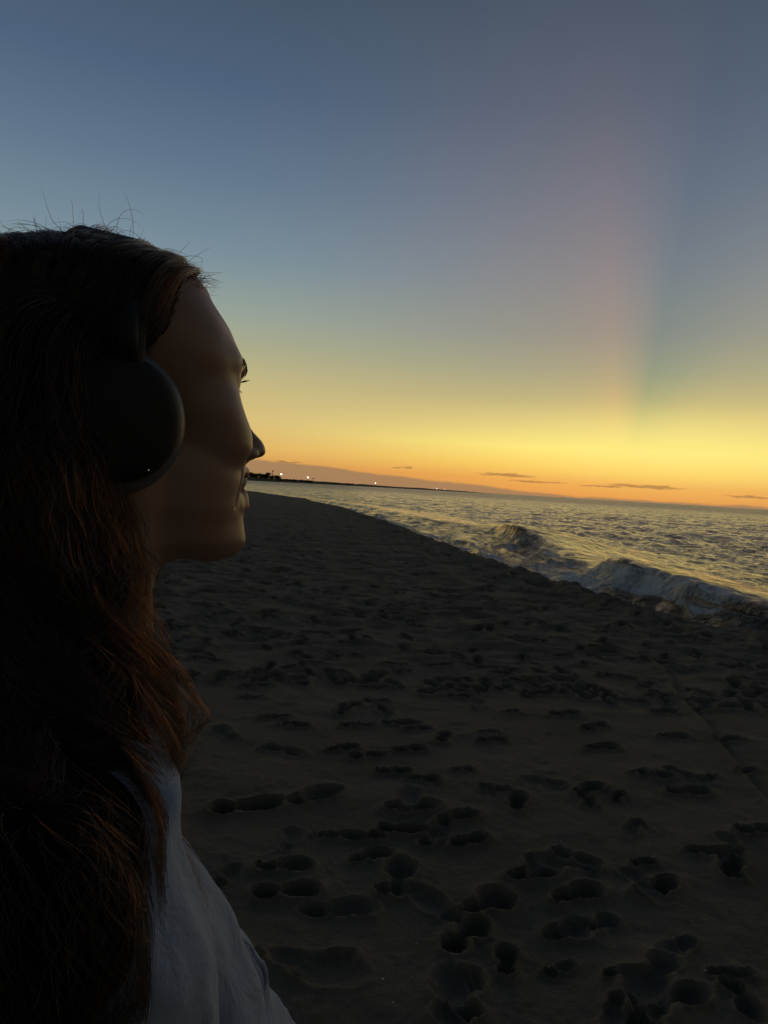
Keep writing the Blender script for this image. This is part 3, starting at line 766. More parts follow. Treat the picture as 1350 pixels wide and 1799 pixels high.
def wavy(rg, guide, nch, r0, r1, amp, wl, n, jit=.12):
    """child strands of one lock: they share its curl"""
    seg = np.linalg.norm(np.diff(guide, axis=0), axis=1); L = np.concatenate([[0], np.cumsum(seg)])
    T = np.gradient(guide, axis=0); T /= np.linalg.norm(T, axis=1, keepdims=True) + 1e-9
    up = np.array([.3, .5, .8]); A = np.cross(T, up); A /= np.linalg.norm(A, axis=1, keepdims=True) + 1e-9; B = np.cross(T, A)
    f = L / L[-1]; ph0 = rg.uniform(0, 6.28); hand = rg.choice([-1, 1])
    out = []
    for _ in range(nch):
        a = rg.uniform(0, 6.28); rr = math.sqrt(rg.random()); wl_ = wl * rg.uniform(.93, 1.07)
        rad = (r0 + (r1 - r0) * f) * rr
        am = amp * sstep(.05, .75, f) * rg.uniform(.8, 1.2)
        ph = ph0 + hand * 6.283 * L / wl_ + rg.normal(0, .22)
        tip = rg.uniform(.82, 1.0)
        P = guide + A * (rad * math.cos(a) + am * np.cos(ph))[:, None] + B * (rad * math.sin(a) + am * np.sin(ph))[:, None]
        k = max(6, int(n * tip))
        P = P[:k] + rg.normal(0, jit, (k, 3)) * .15
        out.append(P)
    return out


def build_hair():
    rg = np.random.default_rng(3)
    strands, n = [], 44
    roots = []
    while len(roots) < 260:
        v = rg.normal(size=3); v /= np.linalg.norm(v); p = CR_C + v * CR_R
        if p[2] < -3.2 or p[0] - .83 * p[2] > -2.4 or (p[0] > -1.5 and p[2] < 4.5): continue
        if p[0] > -2.2 and p[2] < 1.5 and p[0] > 1.5: continue
        roots.append(p)
    guides = []
    for p in roots:
        side = -1 if p[1] < 0 else 1
        back = np.clip((-p[0] + 3) / 11, 0, 1)              # 0 from the front, 1 from the nape
        u = rg.random()
        # a lock leaves the scalp backwards, rounds the head behind the ear and falls
        b1 = np.array([p[0] * .6 - 3.4, side * (abs(p[1]) * .5 + 4.8), 3.2 + rg.normal(0, .8)]) if p[2] > 3 else p + [-1, side * .6, -1.5]
        b2 = np.array([-4.6 - 4.6 * back + rg.normal(0, .8), side * (7.6 - 3.5 * back * u), -4.5 + rg.normal(0, .8)])
        # how far to the front of the shoulder the lock lies
        fr = np.clip(.62 - .55 * back + .65 * (u - .5), 0, 1)
        fx = -12.5 + 9.6 * fr
        b3 = np.array([-9.5 + 9.0 * fr, side * (7.9 - 1.2 * fr + rg.normal(0, .5)), -12.5 + rg.normal(0, 1.0)])
        b4 = np.array([fx, side * (11.4 - .6 * fr + rg.normal(0, 1.0)), -20.5 + rg.normal(0, .8)])
        ez = rg.uniform(-52, -40) if fr < .75 else rg.uniform(-46, -33)
        b5 = np.array([fx - 10.4 * fr + rg.normal(0, .6), side * (20 + 2 * fr + rg.normal(0, 1.6)), -30.0])
        b6 = np.array([fx - 17 * fr + rg.normal(0, .8), side * (22 + 2 * fr + rg.normal(0, 2)), ez])
        g = catmull([p, b1, b2, b3, b4, b5, b6], n)
        g = push_out(g, .35 + rg.random() * .9)
        guides.append(g)
        strands += wavy(rg, g, 64, .45, 1.25, rg.uniform(.4, 1.25), rg.uniform(5, 8.5), n)
    # dense hair on the scalp, combed back
    cap = []
    while len(cap) < 5200:
        v = rg.normal(size=3); v /= np.linalg.norm(v); p = CR_C + v * (CR_R + .1)
        if p[2] < -3 or p[0] - .83 * p[2] > -.02 - 1.5 * rg.random() ** 2: continue
        if p[0] > 1.5 and p[2] < 1.5: continue
        L = rg.uniform(5, 9); m_ = 14; P = [p]; q = p.copy(); h = (.1 + .38 * rg.random()) * (.4 if p[0] - .83 * p[2] > -1.6 else 1) + .5 * (abs(p[1]) > 5 and p[0] < 0)
        lift = rg.random() < .05
        for j in range(m_):
            nrm = (q - CR_C) / CR_R ** 2; nrm /= np.linalg.norm(nrm)
            dirv = np.array([-1.0, .10 * np.sign(q[1]) , -.28 - .5 * max(0, abs(q[1]) - 4) / 4]) + rg.normal(0, .10, 3)
            dirv -= nrm * (dirv @ nrm); dirv /= np.linalg.norm(dirv)
            q = q + dirv * L / m_ + nrm * (.06 if lift else .0)
            d = (q - CR_C) / (CR_R + min(h, .15 + j * .12)); l = np.linalg.norm(d)
            if l < 1: q = CR_C + d / l * (CR_R + min(h, .15 + j * .12))
            P.append(q.copy())
        cap.append(np.array(P))
    # small escaped hairs round the top and the hairline
    fly = []
    while len(fly) < 800:
        v = rg.normal(size=3); v /= np.linalg.norm(v); p = CR_C + v * (CR_R + .3)
        if p[2] < 4: continue
        front = p[0] - .83 * p[2]
        if front > .2 or abs(v[1]) > .75: continue
        if rg.random() > (.9 if front > -1.6 else .33): continue
        nrm = v.copy(); L = rg.uniform(1.6, 4.8) * (.75 if front > -1.6 else 1.0); m_ = 16; P = [p]; q = p.copy()
        d = nrm * rg.uniform(.15, .7) + rg.normal(0, .5, 3) + np.array([-.45, 0, .0]); d /= np.linalg.norm(d)
        ax_ = rg.normal(size=3); ax_ /= np.linalg.norm(ax_); cur = rg.uniform(1.2, 4.6) / m_ * rg.choice([-1, 1])
        for j in range(m_):
            d = d + np.cross(ax_, d) * cur - nrm * .07; d /= np.linalg.norm(d); q = q + d * L / m_
            w_ = (q - CR_C) / (CR_R + .3); l = np.linalg.norm(w_)
            if l < 1: q = CR_C + w_ / l * (CR_R + .3)
            P.append(q.copy())
        fly.append(np.array(P))
    # frizz along the front hairline
    for k in range(230):
        y0 = rg.uniform(-5, 5); z0 = 7.0 - .09 * y0 * y0 + rg.normal(0, .5); x0 = .83 * z0 - .5 - rg.random() * 1.6
        p = np.array([x0, y0, z0]); d = (p - CR_C) / (CR_R + .2); p = CR_C + d / np.linalg.norm(d) * (CR_R + .2)
        d = np.array([.35, rg.normal(0, .4), .9]) + rg.normal(0, .35, 3); d /= np.linalg.norm(d)
        ax_ = np.array([rg.normal(0, .4), rg.choice([-1, 1]), rg.normal(0, .4)]); ax_ /= np.linalg.norm(ax_)
        L = rg.uniform(1.2, 3.8); cur = rg.uniform(2.0, 6.5) / 18; q = p.copy(); P = [p]
        for j in range(18):
            d = d + np.cross(ax_, d) * cur + rg.normal(0, .03, 3); d /= np.linalg.norm(d); q = q + d * L / 18; P.append(q.copy())
        fly.append(np.array(P))
    # loose ringlets at the front edge, low down
    for k in range(40):
        x0 = rg.uniform(-3.2, -1.2); z0 = rg.uniform(-19, -13)
        g = catmull([(x0 - 1.5, -8.4, z0), (x0 + 1.4, -9.6, z0 - 3), (x0 + rg.uniform(1.2, 4.0), -11.5, z0 - 6.5), (x0 + rg.uniform(.0, 2.0), -13.2, z0 - 10), (x0 - 1.5, -14.5, z0 - 12.5)], n)
        strands += wavy(rg, push_out(g, .4), 14, .15, .45, rg.uniform(.4, 1.0), rg.uniform(5, 8), n)
    return strands, cap, fly, guides


STR, CAPS, FLY, GUIDES = build_hair()


def mass_field(X, Y, Z):
    Y = np.abs(Y); s = SDF(X, Y, Z)
    s.add(s.ell(CR_C + [0, 0, .05], CR_R + .42), 1)
    s.F = np.maximum(s.F, (s.X - .83 * s.Z + 1.1) * .77)
    s.F = np.maximum(s.F, np.where(s.Z < 1.5, np.minimum(s.X + .3, 3 + s.Z * 0), -9))
    s.F = np.maximum(s.F, -4 - s.Z)
    for a_, b_, r1, r2 in (((-6, 4.5, 1), (-8, 6.5, -12), 3.4, 3.0), ((-8, 6.5, -12), (-9.5, 12, -24), 3.2, 4.4), ((-5.4, 6.2, -6), (-3.9, 6.8, -12), 1.4, 2.2),
                           ((-3.9, 6.8, -12), (-4.5, 8.4, -17), 2.2, 2.1), ((-4.5, 8.4, -17), (-3.6, 11.2, -21.5), 2.1, 2.3), ((-3.6, 11.2, -21.5), (-8.4, 17, -25.5), 2.3, 5.0), ((-4.5, 9, -19), (-8, 14, -26), 3.5, 5.0),
                           ((-8.4, 17, -25.5), (-15.0, 18.6, -36), 5.0, 6.8), ((-15.0, 18.6, -36), (-18.5, 18.6, -50), 6.8, 7.0),
                           ((-7.2, 7.2, 0), (-7.6, 8.0, -10), 2.4, 2.6), ((-9.5, 12, -24), (-10.5, 13, -42), 4.6, 4.2), ((-9, 0, 0), (-12, 2, -40), 4, 4)):
        s.add(s.cap(a_, b_, r1, r2), 1.8)
    s.F = s.F + .65 * np.sin(s.X * 1.0 + .45 * s.Z) * np.sin(Y * 1.1 + 1 + .3 * s.Z) * sstep(-4, -12, s.Z)
    return s.F


def hair_mass():
    """the dark inner volume of the hair"""
    ax = axis((-28, 9, .3)); ay = axis((.15, 29, .3)); az = axis((-60, 12, .35))
    X, Y, Z = np.meshgrid(ax, ay, az, indexing='ij')
    y2, F2 = half_to_full(ay, mass_field(X, Y, Z).astype(np.float32))
    V, Q = surface_nets((ax, y2, az), F2)
    return relax(V, Q, 2), Q


HV, HQ = hair_mass()
hair = mesh_obj('hair', (warp(HV) + OFF) / 100, HQ, HAIRM, person)


def flowing(N_, lens, step=.55, seed=8):
    """strands that hug the outside of the hair volume, falling and waving in locks"""
    rg = np.random.default_rng(seed)
    k = rg.integers(len(HV), size=N_ * 3); P = HV[k] + rg.normal(0, .25, (N_ * 3, 3))
    keep = (P[:, 2] > -52) & ~((P[:, 0] > -1.6) & (P[:, 2] < 4.5) & (P[:, 2] > -4.5)) & ~((P[:, 2] > 0) & (P[:, 0] - .83 * P[:, 2] > -1.4)) & ~((P[:, 2] > 3) & (rg.random(N_ * 3) < .5)) & ~((P[:, 1] > 3) & (rg.random(N_ * 3) < .6))
    P = P[keep][:N_]; n = len(P); off = rg.uniform(.05, .7, n); L = rg.uniform(*lens, n); m_ = int(lens[1] / step)
    ph = 6.28 * (vnoise(P[:, 0] * .35 + 5, P[:, 1] * .35 + P[:, 2] * .06, 55) * 3) ; wl = 6 + 4 * vnoise(P[:, 0] * .3, P[:, 1] * .3 + 40, 56)
    am = .3 + 1.15 * vnoise(P[:, 0] * .4 + 9, P[:, 1] * .4 + P[:, 2] * .1, 57)
    out = [P.copy()]; e = .15; mf = lambda q: mass_field(q[:, 0], q[:, 1], q[:, 2])
    dn = rg.normal(0, .04, (n, 3))
    for i in range(m_):
        f0 = mf(P); G = np.stack([(mf(P + np.eye(3)[d] * e) - f0) / e for d in range(3)], -1); G /= np.linalg.norm(G, axis=1, keepdims=True) + 1e-6
        up = sstep(-2, 4, P[:, 2])[:, None]; sg = np.sign(P[:, 1])
        D = up * np.stack([-1 + 0 * sg, .12 * sg, -.55 + 0 * sg], -1) + (1 - up) * np.stack([-.06 + 0 * sg, .05 * sg, -1 + 0 * sg], -1) + dn
        D -= G * (D * G).sum(1, keepdims=True) * .9; D /= np.linalg.norm(D, axis=1, keepdims=True) + 1e-6
        S = np.cross(D, G); w = (sstep(2, -8, P[:, 2]) * am)
        s_ = i * step; D = D + S * (w * np.cos(ph + 6.283 * s_ / wl) * 1.1)[:, None]
        P = P + D * step
        tgt = off + w * .5 * (1 + np.sin(ph + 6.283 * s_ / wl)); f0 = mf(P)
        P = P + G * np.clip((tgt - f0) * .6, -.5, .8)[:, None]
        out.append(P.copy())
    A = np.stack(out, 1); kk = np.clip((L / step).astype(int), 5, m_)
    return [A[i, :kk[i]] for i in range(n)]


FLOW = flowing(28000, (9, 22))


def rad(strands, r):
    out = []
    for s_ in strands:
        f = np.linspace(0, 1, len(s_)); out.append(r * (1 - .9 * f ** 2))
    return out


hair_obj('wavy_strand', STR, rad(STR, .00011), HAIR, hair)
hair_obj('flowing_lock', FLOW, rad(FLOW, .00011), HAIR, hair)
hair_obj('combed_hair', CAPS, rad(CAPS, .00010), HAIR, hair)
hair_obj('loose_hair', FLY, rad(FLY, .00015), HAIR, hair)
print('hair', len(STR), len(CAPS), len(FLY))

# ------------------------------------------------------------------ clothes
EYE = [(5.85, s_ * 3.0, -.6) for s_ in (-1, 1)]


def shirt_field(X, Y, Z, g=1.1):
    s = SDF(X, Y, Z)
    body_base(s, g)
    s.add(s.cap((2.2, 10.5, -31), (6.6, 9.5, -44), 3.4, 4.6), 3)
    s.add(s.ell((3.8, 0, -49), (9.0, 14, 12)), 3)                                  # hangs loose from the bust
    s.add(s.ell((-3, 0, -66), (12.5, 17, 15)), 4)
    s.add(s.cap((-4, 15.0, -29), (-5.3, 19.8, -57), 5.6, 5.2), 2)
    s.add(s.cap((-5.5, 19.8, -57), (-2, 21.5, -78), 5.4, 3.9), 1.5)
    s.F = np.maximum(s.F, -79 - Z)
    s.F = np.maximum(s.F, np.where((np.abs(Y) < 17.5), -76 - Z, -9))
    s.sub(s.cap((-4.4, 0, -12), (-1.6, 0, -24), 6.3, 5.6), .5)                      # neck opening
    # folds drawn from the shoulder across the chest and round the sleeve
    a = Z * .55 + X * .45 + np.abs(Y) * .25; b_ = X * .35 - np.abs(Y) * .5 + Z * .12
    f = 1 - np.abs(fbm(a * .17, b_ * .27, 3, 301)) * 2
    s.F = s.F - .95 * (f - .5) - .35 * fbm(X * .5 + Y * .3, Z * .35, 2, 305)
    return s.F


def build_shirt():
    ax = axis((-18, 16, .45)); ay = axis((.2, 30, .45)); az = axis((-81, -14, .5))
    X, Y, Z = np.meshgrid(ax, ay, az, indexing='ij')
    y2, F2 = half_to_full(ay, shirt_field(X, Y, Z))
    V, Q = surface_nets((ax, y2, az), F2.astype(np.float32))
    return relax(V, Q, 2), Q


m, N, b = material('pale_blue_grey_cotton')
tc = N.n.new('ShaderNodeTexCoord'); P_ = tc.outputs['Object']
c = N.mix(N.noise(P_, 7, 5, .6), (.20, .26, .38, 1), (.26, .32, .45, 1))
c = N.mix(N.m('MULTIPLY', N.noise(P_, 1400, 2, .6), .35), c, (.40, .43, .50, 1))
N.l.new(c, b.inputs['Base Color']); b.inputs['Roughness'].default_value = .9
b.inputs['Sheen Weight'].default_value = .25; b.inputs['Specular IOR Level'].default_value = .2
bp = N.n.new('ShaderNodeBump'); bp.inputs['Distance'].default_value = .010; bp.inputs['Strength'].default_value = .8
N.l.new(N.m('ADD', N.noise(P_, 16, 4, .55, 1.2), N.m('MULTIPLY', N.noise(P_, 700, 2, .6), .06)), bp.inputs['Height']); N.l.new(bp.outputs[0], b.inputs['Normal'])
COTTON = m
SV, SQ = build_shirt()
shirt = mesh_obj('shirt', (warp(SV) + OFF) / 100, SQ, COTTON, person)


def shirt_surface(y, z):
    """front surface of the shirt at y, z (cm)"""
    xs = np.linspace(2 if z > -30 else 0, 16, 141); F = shirt_field(xs, np.full(141, abs(y)), np.full(141, float(z)))
    k = np.nonzero(F < 0)[0]
    return xs[k[-1]] if len(k) else -1.0


def tube(pts, r, n=8, squash=None):
    """closed tube through pts; r scalar or per point"""
    P = np.array(pts, float); T = np.gradient(P, axis=0); T /= np.linalg.norm(T, axis=1, keepdims=True) + 1e-9
    ref = np.array([0, 1, 0.03]) if abs(T[:, 1]).mean() < .7 else np.array([1, 0, .03])
    A = np.cross(T, ref); A /= np.linalg.norm(A, axis=1, keepdims=True); B = np.cross(T, A)
    r = np.broadcast_to(np.asarray(r, float), (len(P),)); sq = squash or 1.0
    a = np.linspace(0, 2 * math.pi, n, endpoint=False)
    V = P[:, None] + r[:, None, None] * (A[:, None] * np.cos(a)[None, :, None] + B[:, None] * np.sin(a)[None, :, None] * sq)
    F = [tuple(int(v) for v in q) for q in grid_faces(len(P), n)]
    V = V.reshape(-1, 3)
    F += [tuple(range(n)), tuple(reversed(range((len(P) - 1) * n, len(P) * n)))]
    return V, F


def join(parts):
    V, F, o = [], [], 0
    for v, f in parts:
        V.append(np.asarray(v, float)); F += [tuple(int(i) + o for i in q) for q in f]; o += len(v)
    return np.concatenate(V), F


def local(name, parts, mat, parent, smooth=True, bent=False):
    V, F = join(parts)
    if bent: V = warp(V)
    return mesh_obj(name, (V + OFF) / 100, F, mat, parent, smooth)


# raised seam down the near side of the chest, with its fold below
for s_ in (-1, 1):
    sy, sz = catmull([(9.6, -27.5), (9.8, -30), (9.9, -34), (10.2, -38), (11.3, -41.5), (13.0, -46), (15, -60)], 90).T
    seam = []
    for dy, r_ in ((0, .17), (.55, .12)):
        sx = np.array([shirt_surface(y_ + dy, z_) for y_, z_ in zip(sy, sz)]); seam.append(tube(np.stack([sx + .06, s_ * (sy + dy), sz], -1), r_, 8))
    local('shirt_seam', seam, COTTON, shirt, bent=True)
# collar: a turned-down band round the neck
def collar():
    rows = []; A = np.linspace(-158, 158, 90)
    for k, (r, z, th) in enumerate(((6.1, -18.6, 0), (6.3, -17.6, 0), (6.9, -17.3, 0), (7.6, -18.2, 0), (9.0, -20.8, 0), (10.2, -23.0, 0), (10.0, -23.25, 0), (8.6, -21.2, 0), (7.0, -19.0, 0), (6.2, -18.8, 0))):
        ring = []
        for a in A:
            f = abs(a) / 158; front = f ** 2
            dz = -5.2 * front; rr = r + .25 * math.sin(a * .11) * (k in (4, 5, 6)) + (.5 * sstep(.86, 1, f) if k in (4, 5, 6) else 0)
            ang = R(180 - a)
            ring.append((-3.6 + rr * math.cos(ang) * .93 + 1.1 * front, rr * math.sin(ang), z + dz - (1.8 * sstep(.8, 1, f) if k in (4, 5, 6) else 0)))
        rows.append(ring)
    rows.append(rows[0])
    V = np.array(rows); n = V.shape[1]
    return V.reshape(-1, 3), [tuple(int(i) for i in q) for q in grid_faces(len(rows), n, wrap=False)]
local('collar', [collar()], COTTON, shirt, bent=True)


def build_trousers():
    ax = axis((-20, 14, .7)); ay = axis((.3, 20, .7)); az = axis((-153, -64, .8))
    X, Y, Z = np.meshgrid(ax, ay, az, indexing='ij'); s = SDF(X, Y, Z)
    s.add(s.ell((-3.5, 0, -73), (11.8, 16.9, 13)), 1)
    legs_feet(s, 1.2, feet=False); s.F = np.maximum(s.F, Z + 66); s.F = np.maximum(s.F, -150.5 - Z)
    s.F = s.F - .5 * fbm(X * .2, Z * .12, 3, 311)
    y2, F2 = half_to_full(ay, s.F)
    V, Q = surface_nets((ax, y2, az), F2.astype(np.float32)); return relax(V, Q, 2), Q


TV, TQ = build_trousers()
mesh_obj('trousers', (TV + OFF) / 100, TQ, simple('dark_navy_denim', (.03, .04, .07), .9, bump=(500, .001, .5), var=.3), person)

# ------------------------------------------------------------------ eyes, lashes, brows, teeth
def uv_sphere(c, r, n=24, m_=16):
    V = [(c[0] + r[0] * math.sin(math.pi * i / m_) * math.cos(2 * math.pi * j / n), c[1] + r[1] * math.sin(math.pi * i / m_) * math.sin(2 * math.pi * j / n),
          c[2] + r[2] * math.cos(math.pi * i / m_)) for i in range(m_ + 1) for j in range(n)]
    return np.array(V), [tuple(int(v) for v in q) for q in grid_faces(m_ + 1, n)]


EYEM = simple('eye_white', (.55, .52, .48), .12)
IRIS = simple('brown_iris', (.05, .025, .012), .08)
TOOTH = simple('tooth_enamel', (.62, .58, .50), .18)
LASH = simple('lash_hair', (.01, .008, .006), .6)
rl = np.random.default_rng(9)


def front_x(y, z):
    """how far forward the face reaches at y, z"""
    k = (np.abs(BV[:, 1] - y) < .14) & (np.abs(BV[:, 2] - z) < .14)
    return BV[k, 0].max()


for (cx, cy, cz) in EYE:
    sp = uv_sphere((cx, cy, cz), (1.22, 1.22, 1.1)); V = warp(sp[0]); e_ = local('eye', [(V, sp[1])], EYEM, person)
    sp = uv_sphere((cx + 1.05, cy, cz), (.22, .55, .5)); local('iris', [(warp(sp[0]), sp[1])], IRIS, e_)
    up, lo = [], []
    for k in range(95):
        f = rl.uniform(-1, 1); y0 = cy + f * 1.35; x0 = cx + 1.42 - .55 * f * f - .12 * abs(f); z0 = cz + .16 + .18 * (1 - f * f)
        L = rl.uniform(.65, 1.05) * (1 - .25 * abs(f)); sdv = f * .35 + rl.normal(0, .09)
        t = np.linspace(0, 1, 9)[:, None]
        up.append(np.array([x0, y0, z0]) + t * np.array([L * .95, sdv * L, -.22 * L]) + t ** 2 * np.array([0, 0, .48 * L]))
    for k in range(55):
        f = rl.uniform(-1, 1); y0 = cy + f * 1.3; x0 = cx + 1.38 - .55 * f * f; z0 = cz - .30 - .12 * (1 - f * f)
        L = rl.uniform(.3, .55); t = np.linspace(0, 1, 7)[:, None]
        lo.append(np.array([x0, y0, z0]) + t * np.array([L * .7, f * .3 * L, -.65 * L]) + t ** 2 * np.array([0, 0, .3 * L]))
    hair_obj('eyelashes', up + lo, rad(up, .00009) + rad(lo, .00005), LASH, person)
    br_ = []
    for k in range(320):
        f = rl.random(); y0 = (1.1 + 3.9 * f); z0 = .75 + .5 * sstep(.1, .6, f) - .5 * sstep(.6, 1, f) + rl.normal(0, .17) * (1 - .55 * f)
        # the surface of the brow ridge
        sg = 1 if cy > 0 else -1; x0 = front_x(sg * y0, z0) + .01
        L = rl.uniform(.4, .7); t = np.linspace(0, 1, 6)[:, None]; x1 = front_x(sg * (y0 + (.5 + .4 * f) * L), z0 + (.6 - .7 * f) * L)
        br_.append(np.array([x0, sg * y0, z0]) + t * np.array([x1 - x0, sg * (.5 + .4 * f) * L, (.6 - .7 * f) * L]) + t * (1 - t) * np.array([.16, 0, .05]))
    hair_obj('eyebrow', br_, rad(br_, .00010), LASH, person)
teeth = []
for row, (z0, z1, dx) in enumerate(((-7.15, -8.05, 0), (-8.2, -8.9, -.25))):
    for k in range(-4, 4):
        a = (k + .5) * 13.0; cx, cy = 3.85 + dx + 4.82 * math.cos(R(a)), 2.75 * math.sin(R(a))
        w = .40 * (1 - .1 * abs(k + .5) / 5)
        sp = uv_sphere((0, 0, 0), (.26, w, (z0 - z1) / 2 * (1 + .05 * (k % 2))), 12, 8); ca, sa = math.cos(R(a * .8)), math.sin(R(a * .8))
        V = sp[0]; V = np.sign(V) * np.abs(V) ** .8 * np.array([.9, .93, .9]); V = np.stack([V[:, 0] * ca - V[:, 1] * sa, V[:, 0] * sa + V[:, 1] * ca, V[:, 2]], -1)
        teeth.append((warp(V + np.array([cx, cy, (z0 + z1) / 2 + .06 * abs(k + .5)])), sp[1]))
local('teeth', teeth, TOOTH, person)

# ------------------------------------------------------------------ headphones
hp = empty('headphones', person.location[:]); hp.rotation_euler = (0, 0, YAW)
tag(hp, 'dark over-ear wireless headphones worn over the long dark hair', 'headphones')
BLK = simple('matt_black_shell', (.012, .012, .013), .6, spec=.25, bump=(900, .0002, .3))
GRY = simple('grey_leather_cushion', (.085, .09, .10), .38, bump=(350, .0006, .5), var=.15, vscale=40)
HPC = np.array([-2.5, 0, -4.0])


def lathe_y(sgn, prof, rx=1.0, rz=1.0, n=64, c=HPC):
    rows = []
    for y, r in prof:
        a = np.linspace(0, 2 * math.pi, n, endpoint=False)
        rows.append(np.stack([c[0] + rx * r * np.cos(a), np.full(n, sgn * y), c[2] + rz * r * np.sin(a)], -1))
    V = np.concatenate(rows); F = [tuple(int(v) for v in q) for q in grid_faces(len(prof), n)]
    if sgn > 0: F = [f[::-1] for f in F]
    F += [tuple(range(n)), tuple(range((len(prof) - 1) * n, len(prof) * n))]
    return V, F


for s_ in (-1, 1):
    cup = local('ear_cup', [lathe_y(s_, ((7.95, 3.0), (8.0, 3.4), (8.15, 3.5), (8.4, 3.5), (8.7, 3.38), (8.95, 3.1), (9.1, 2.6), (9.17, 1.9), (9.2, 1.0), (9.21, .02)), .98, 1.02)], BLK, hp)
    local('cushion', [lathe_y(s_, ((6.0, 2.6), (6.05, 3.5), (6.3, 4.1), (6.7, 4.22), (7.2, 4.24), (7.6, 4.08), (7.9, 3.7), (7.98, 3.3)), .98, 1.02)], GRY, cup)
    if s_ < 0:
        sp = uv_sphere(tuple(HPC + [1.5, -8.98, -2.75]), (.035, .03, .035), 10, 8)
        local('indicator_light', [sp], simple('white_indicator_light', (.8, .8, .8), .3, emis=((1, 1, 1), .2)), cup)
    # arm from the headband into the cup
    yk = [tube([(HPC[0], s_ * 8.6, HPC[2] + 3.0), (HPC[0], s_ * 8.9, HPC[2] + 4.6), (HPC[0] + .1, s_ * 8.75, HPC[2] + 6.5)], [.75, .6, .5], 14, .5)]
    local('yoke', yk, BLK, hp)


def headband(inner, outer, w0, w1):
    rows = []
    for a in np.linspace(-93, 93, 80):
        wd = w0 + (w1 - w0) * math.cos(R(a * .9)) ** 2
        sect = [(-1, outer - .25), (-.82, outer), (.82, outer), (1, outer - .25), (1, inner + .15), (.85, inner), (-.85, inner), (-1, inner + .15)]
        ring = []
        for u, r in sect:
            k = r
            ring.append((HPC[0] + .15 + u * wd / 2 + .35 * math.cos(R(a)), (8.0 + k) * math.sin(R(a)), -1.2 + (8.55 + k) * math.cos(R(a))))
        rows.append(ring)
    V = np.array(rows); n = V.shape[1]
    F = [tuple(int(v) for v in q) for q in grid_faces(len(rows), n)] + [tuple(range(n)), tuple(range((len(rows) - 1) * n, len(rows) * n))]
    return V.reshape(-1, 3), F


hbn = local('headband', [headband(.25, .85, 1.7, 4.0)], BLK, hp)
local('headband_pad', [headband(-.45, .24, 1.3, 3.5)], GRY, hbn)

# ------------------------------------------------------------------ far shore
def at(px, dist, z=0.0):
    """ground point seen in photo column px at a distance"""
    a = math.atan((px - 675) / FPX); return (dist * math.sin(a), dist * math.cos(a), z)


LAND = [(250, 700), (380, 820), (440, 900), (490, 980), (540, 1150), (600, 1500), (657, 1850), (720, 2300), (770, 2800), (830, 3500), (870, 4200)]


def headland():
    ts = np.linspace(0, len(LAND) - 1, 320); rows = []
    lp = np.interp(ts, range(len(LAND)), [p for p, d in LAND]); ld = np.interp(ts, range(len(LAND)), [d for p, d in LAND])
    prof = ((0, -2.0), (6, .2), (18, 1.1), (40, 2.2), (70, 3.6), (120, 4.4), (260, 5.0), (600, 3))
    for off, h in prof:
        hh = h * (1 + .35 * fbm(ts * 1.9 + off, ts * 0 + off * .1, 4, 401)) * np.clip((len(LAND) - 1 - ts) / 1.5, .0, 1) * np.interp(ld, [700, 1500, 3000, 4200], [1, 1, 1.0, .6])
        hh = np.where(h < 0, h, hh)
        rows.append(np.array([at(p, d + off, 0)[:2] + (z,) for p, d, z in zip(lp, ld, hh + SEA_Z)]))
    V = np.stack(rows)
    return V.reshape(-1, 3), [tuple(int(v) for v in q)[::-1] for q in grid_faces(len(prof), 320, wrap=False)]


V, F = join([headland()])
tag(mesh_obj('headland', V, F, simple('scrubby_land', (.045, .042, .03), .95, var=.4, vscale=.05)), kind='structure')
LEAF = simple('dark_foliage', (.035, .045, .022), .9, var=.5, vscale=.5)
BARK = simple('bark', (.08, .06, .045), .9)


def leaf_cloud(rg, blobs, n, size):
    V, F = [], []
    for k in range(n):
        c, r = blobs[rg.integers(len(blobs))]
        v = rg.normal(size=3); v /= np.linalg.norm(v); p = np.array(c) + v * np.array(r) * rg.uniform(.55, 1.08)
        a = rg.normal(size=3); a /= np.linalg.norm(a); b_ = np.cross(a, v) + 1e-3; b_ /= np.linalg.norm(b_)
        s_ = size * rg.uniform(.6, 1.3); o = len(V)
        V += [p - a * s_, p + b_ * s_ * .6, p + a * s_, p - b_ * s_ * .6]; F.append((o, o + 1, o + 2, o + 3))
    return np.array(V), F


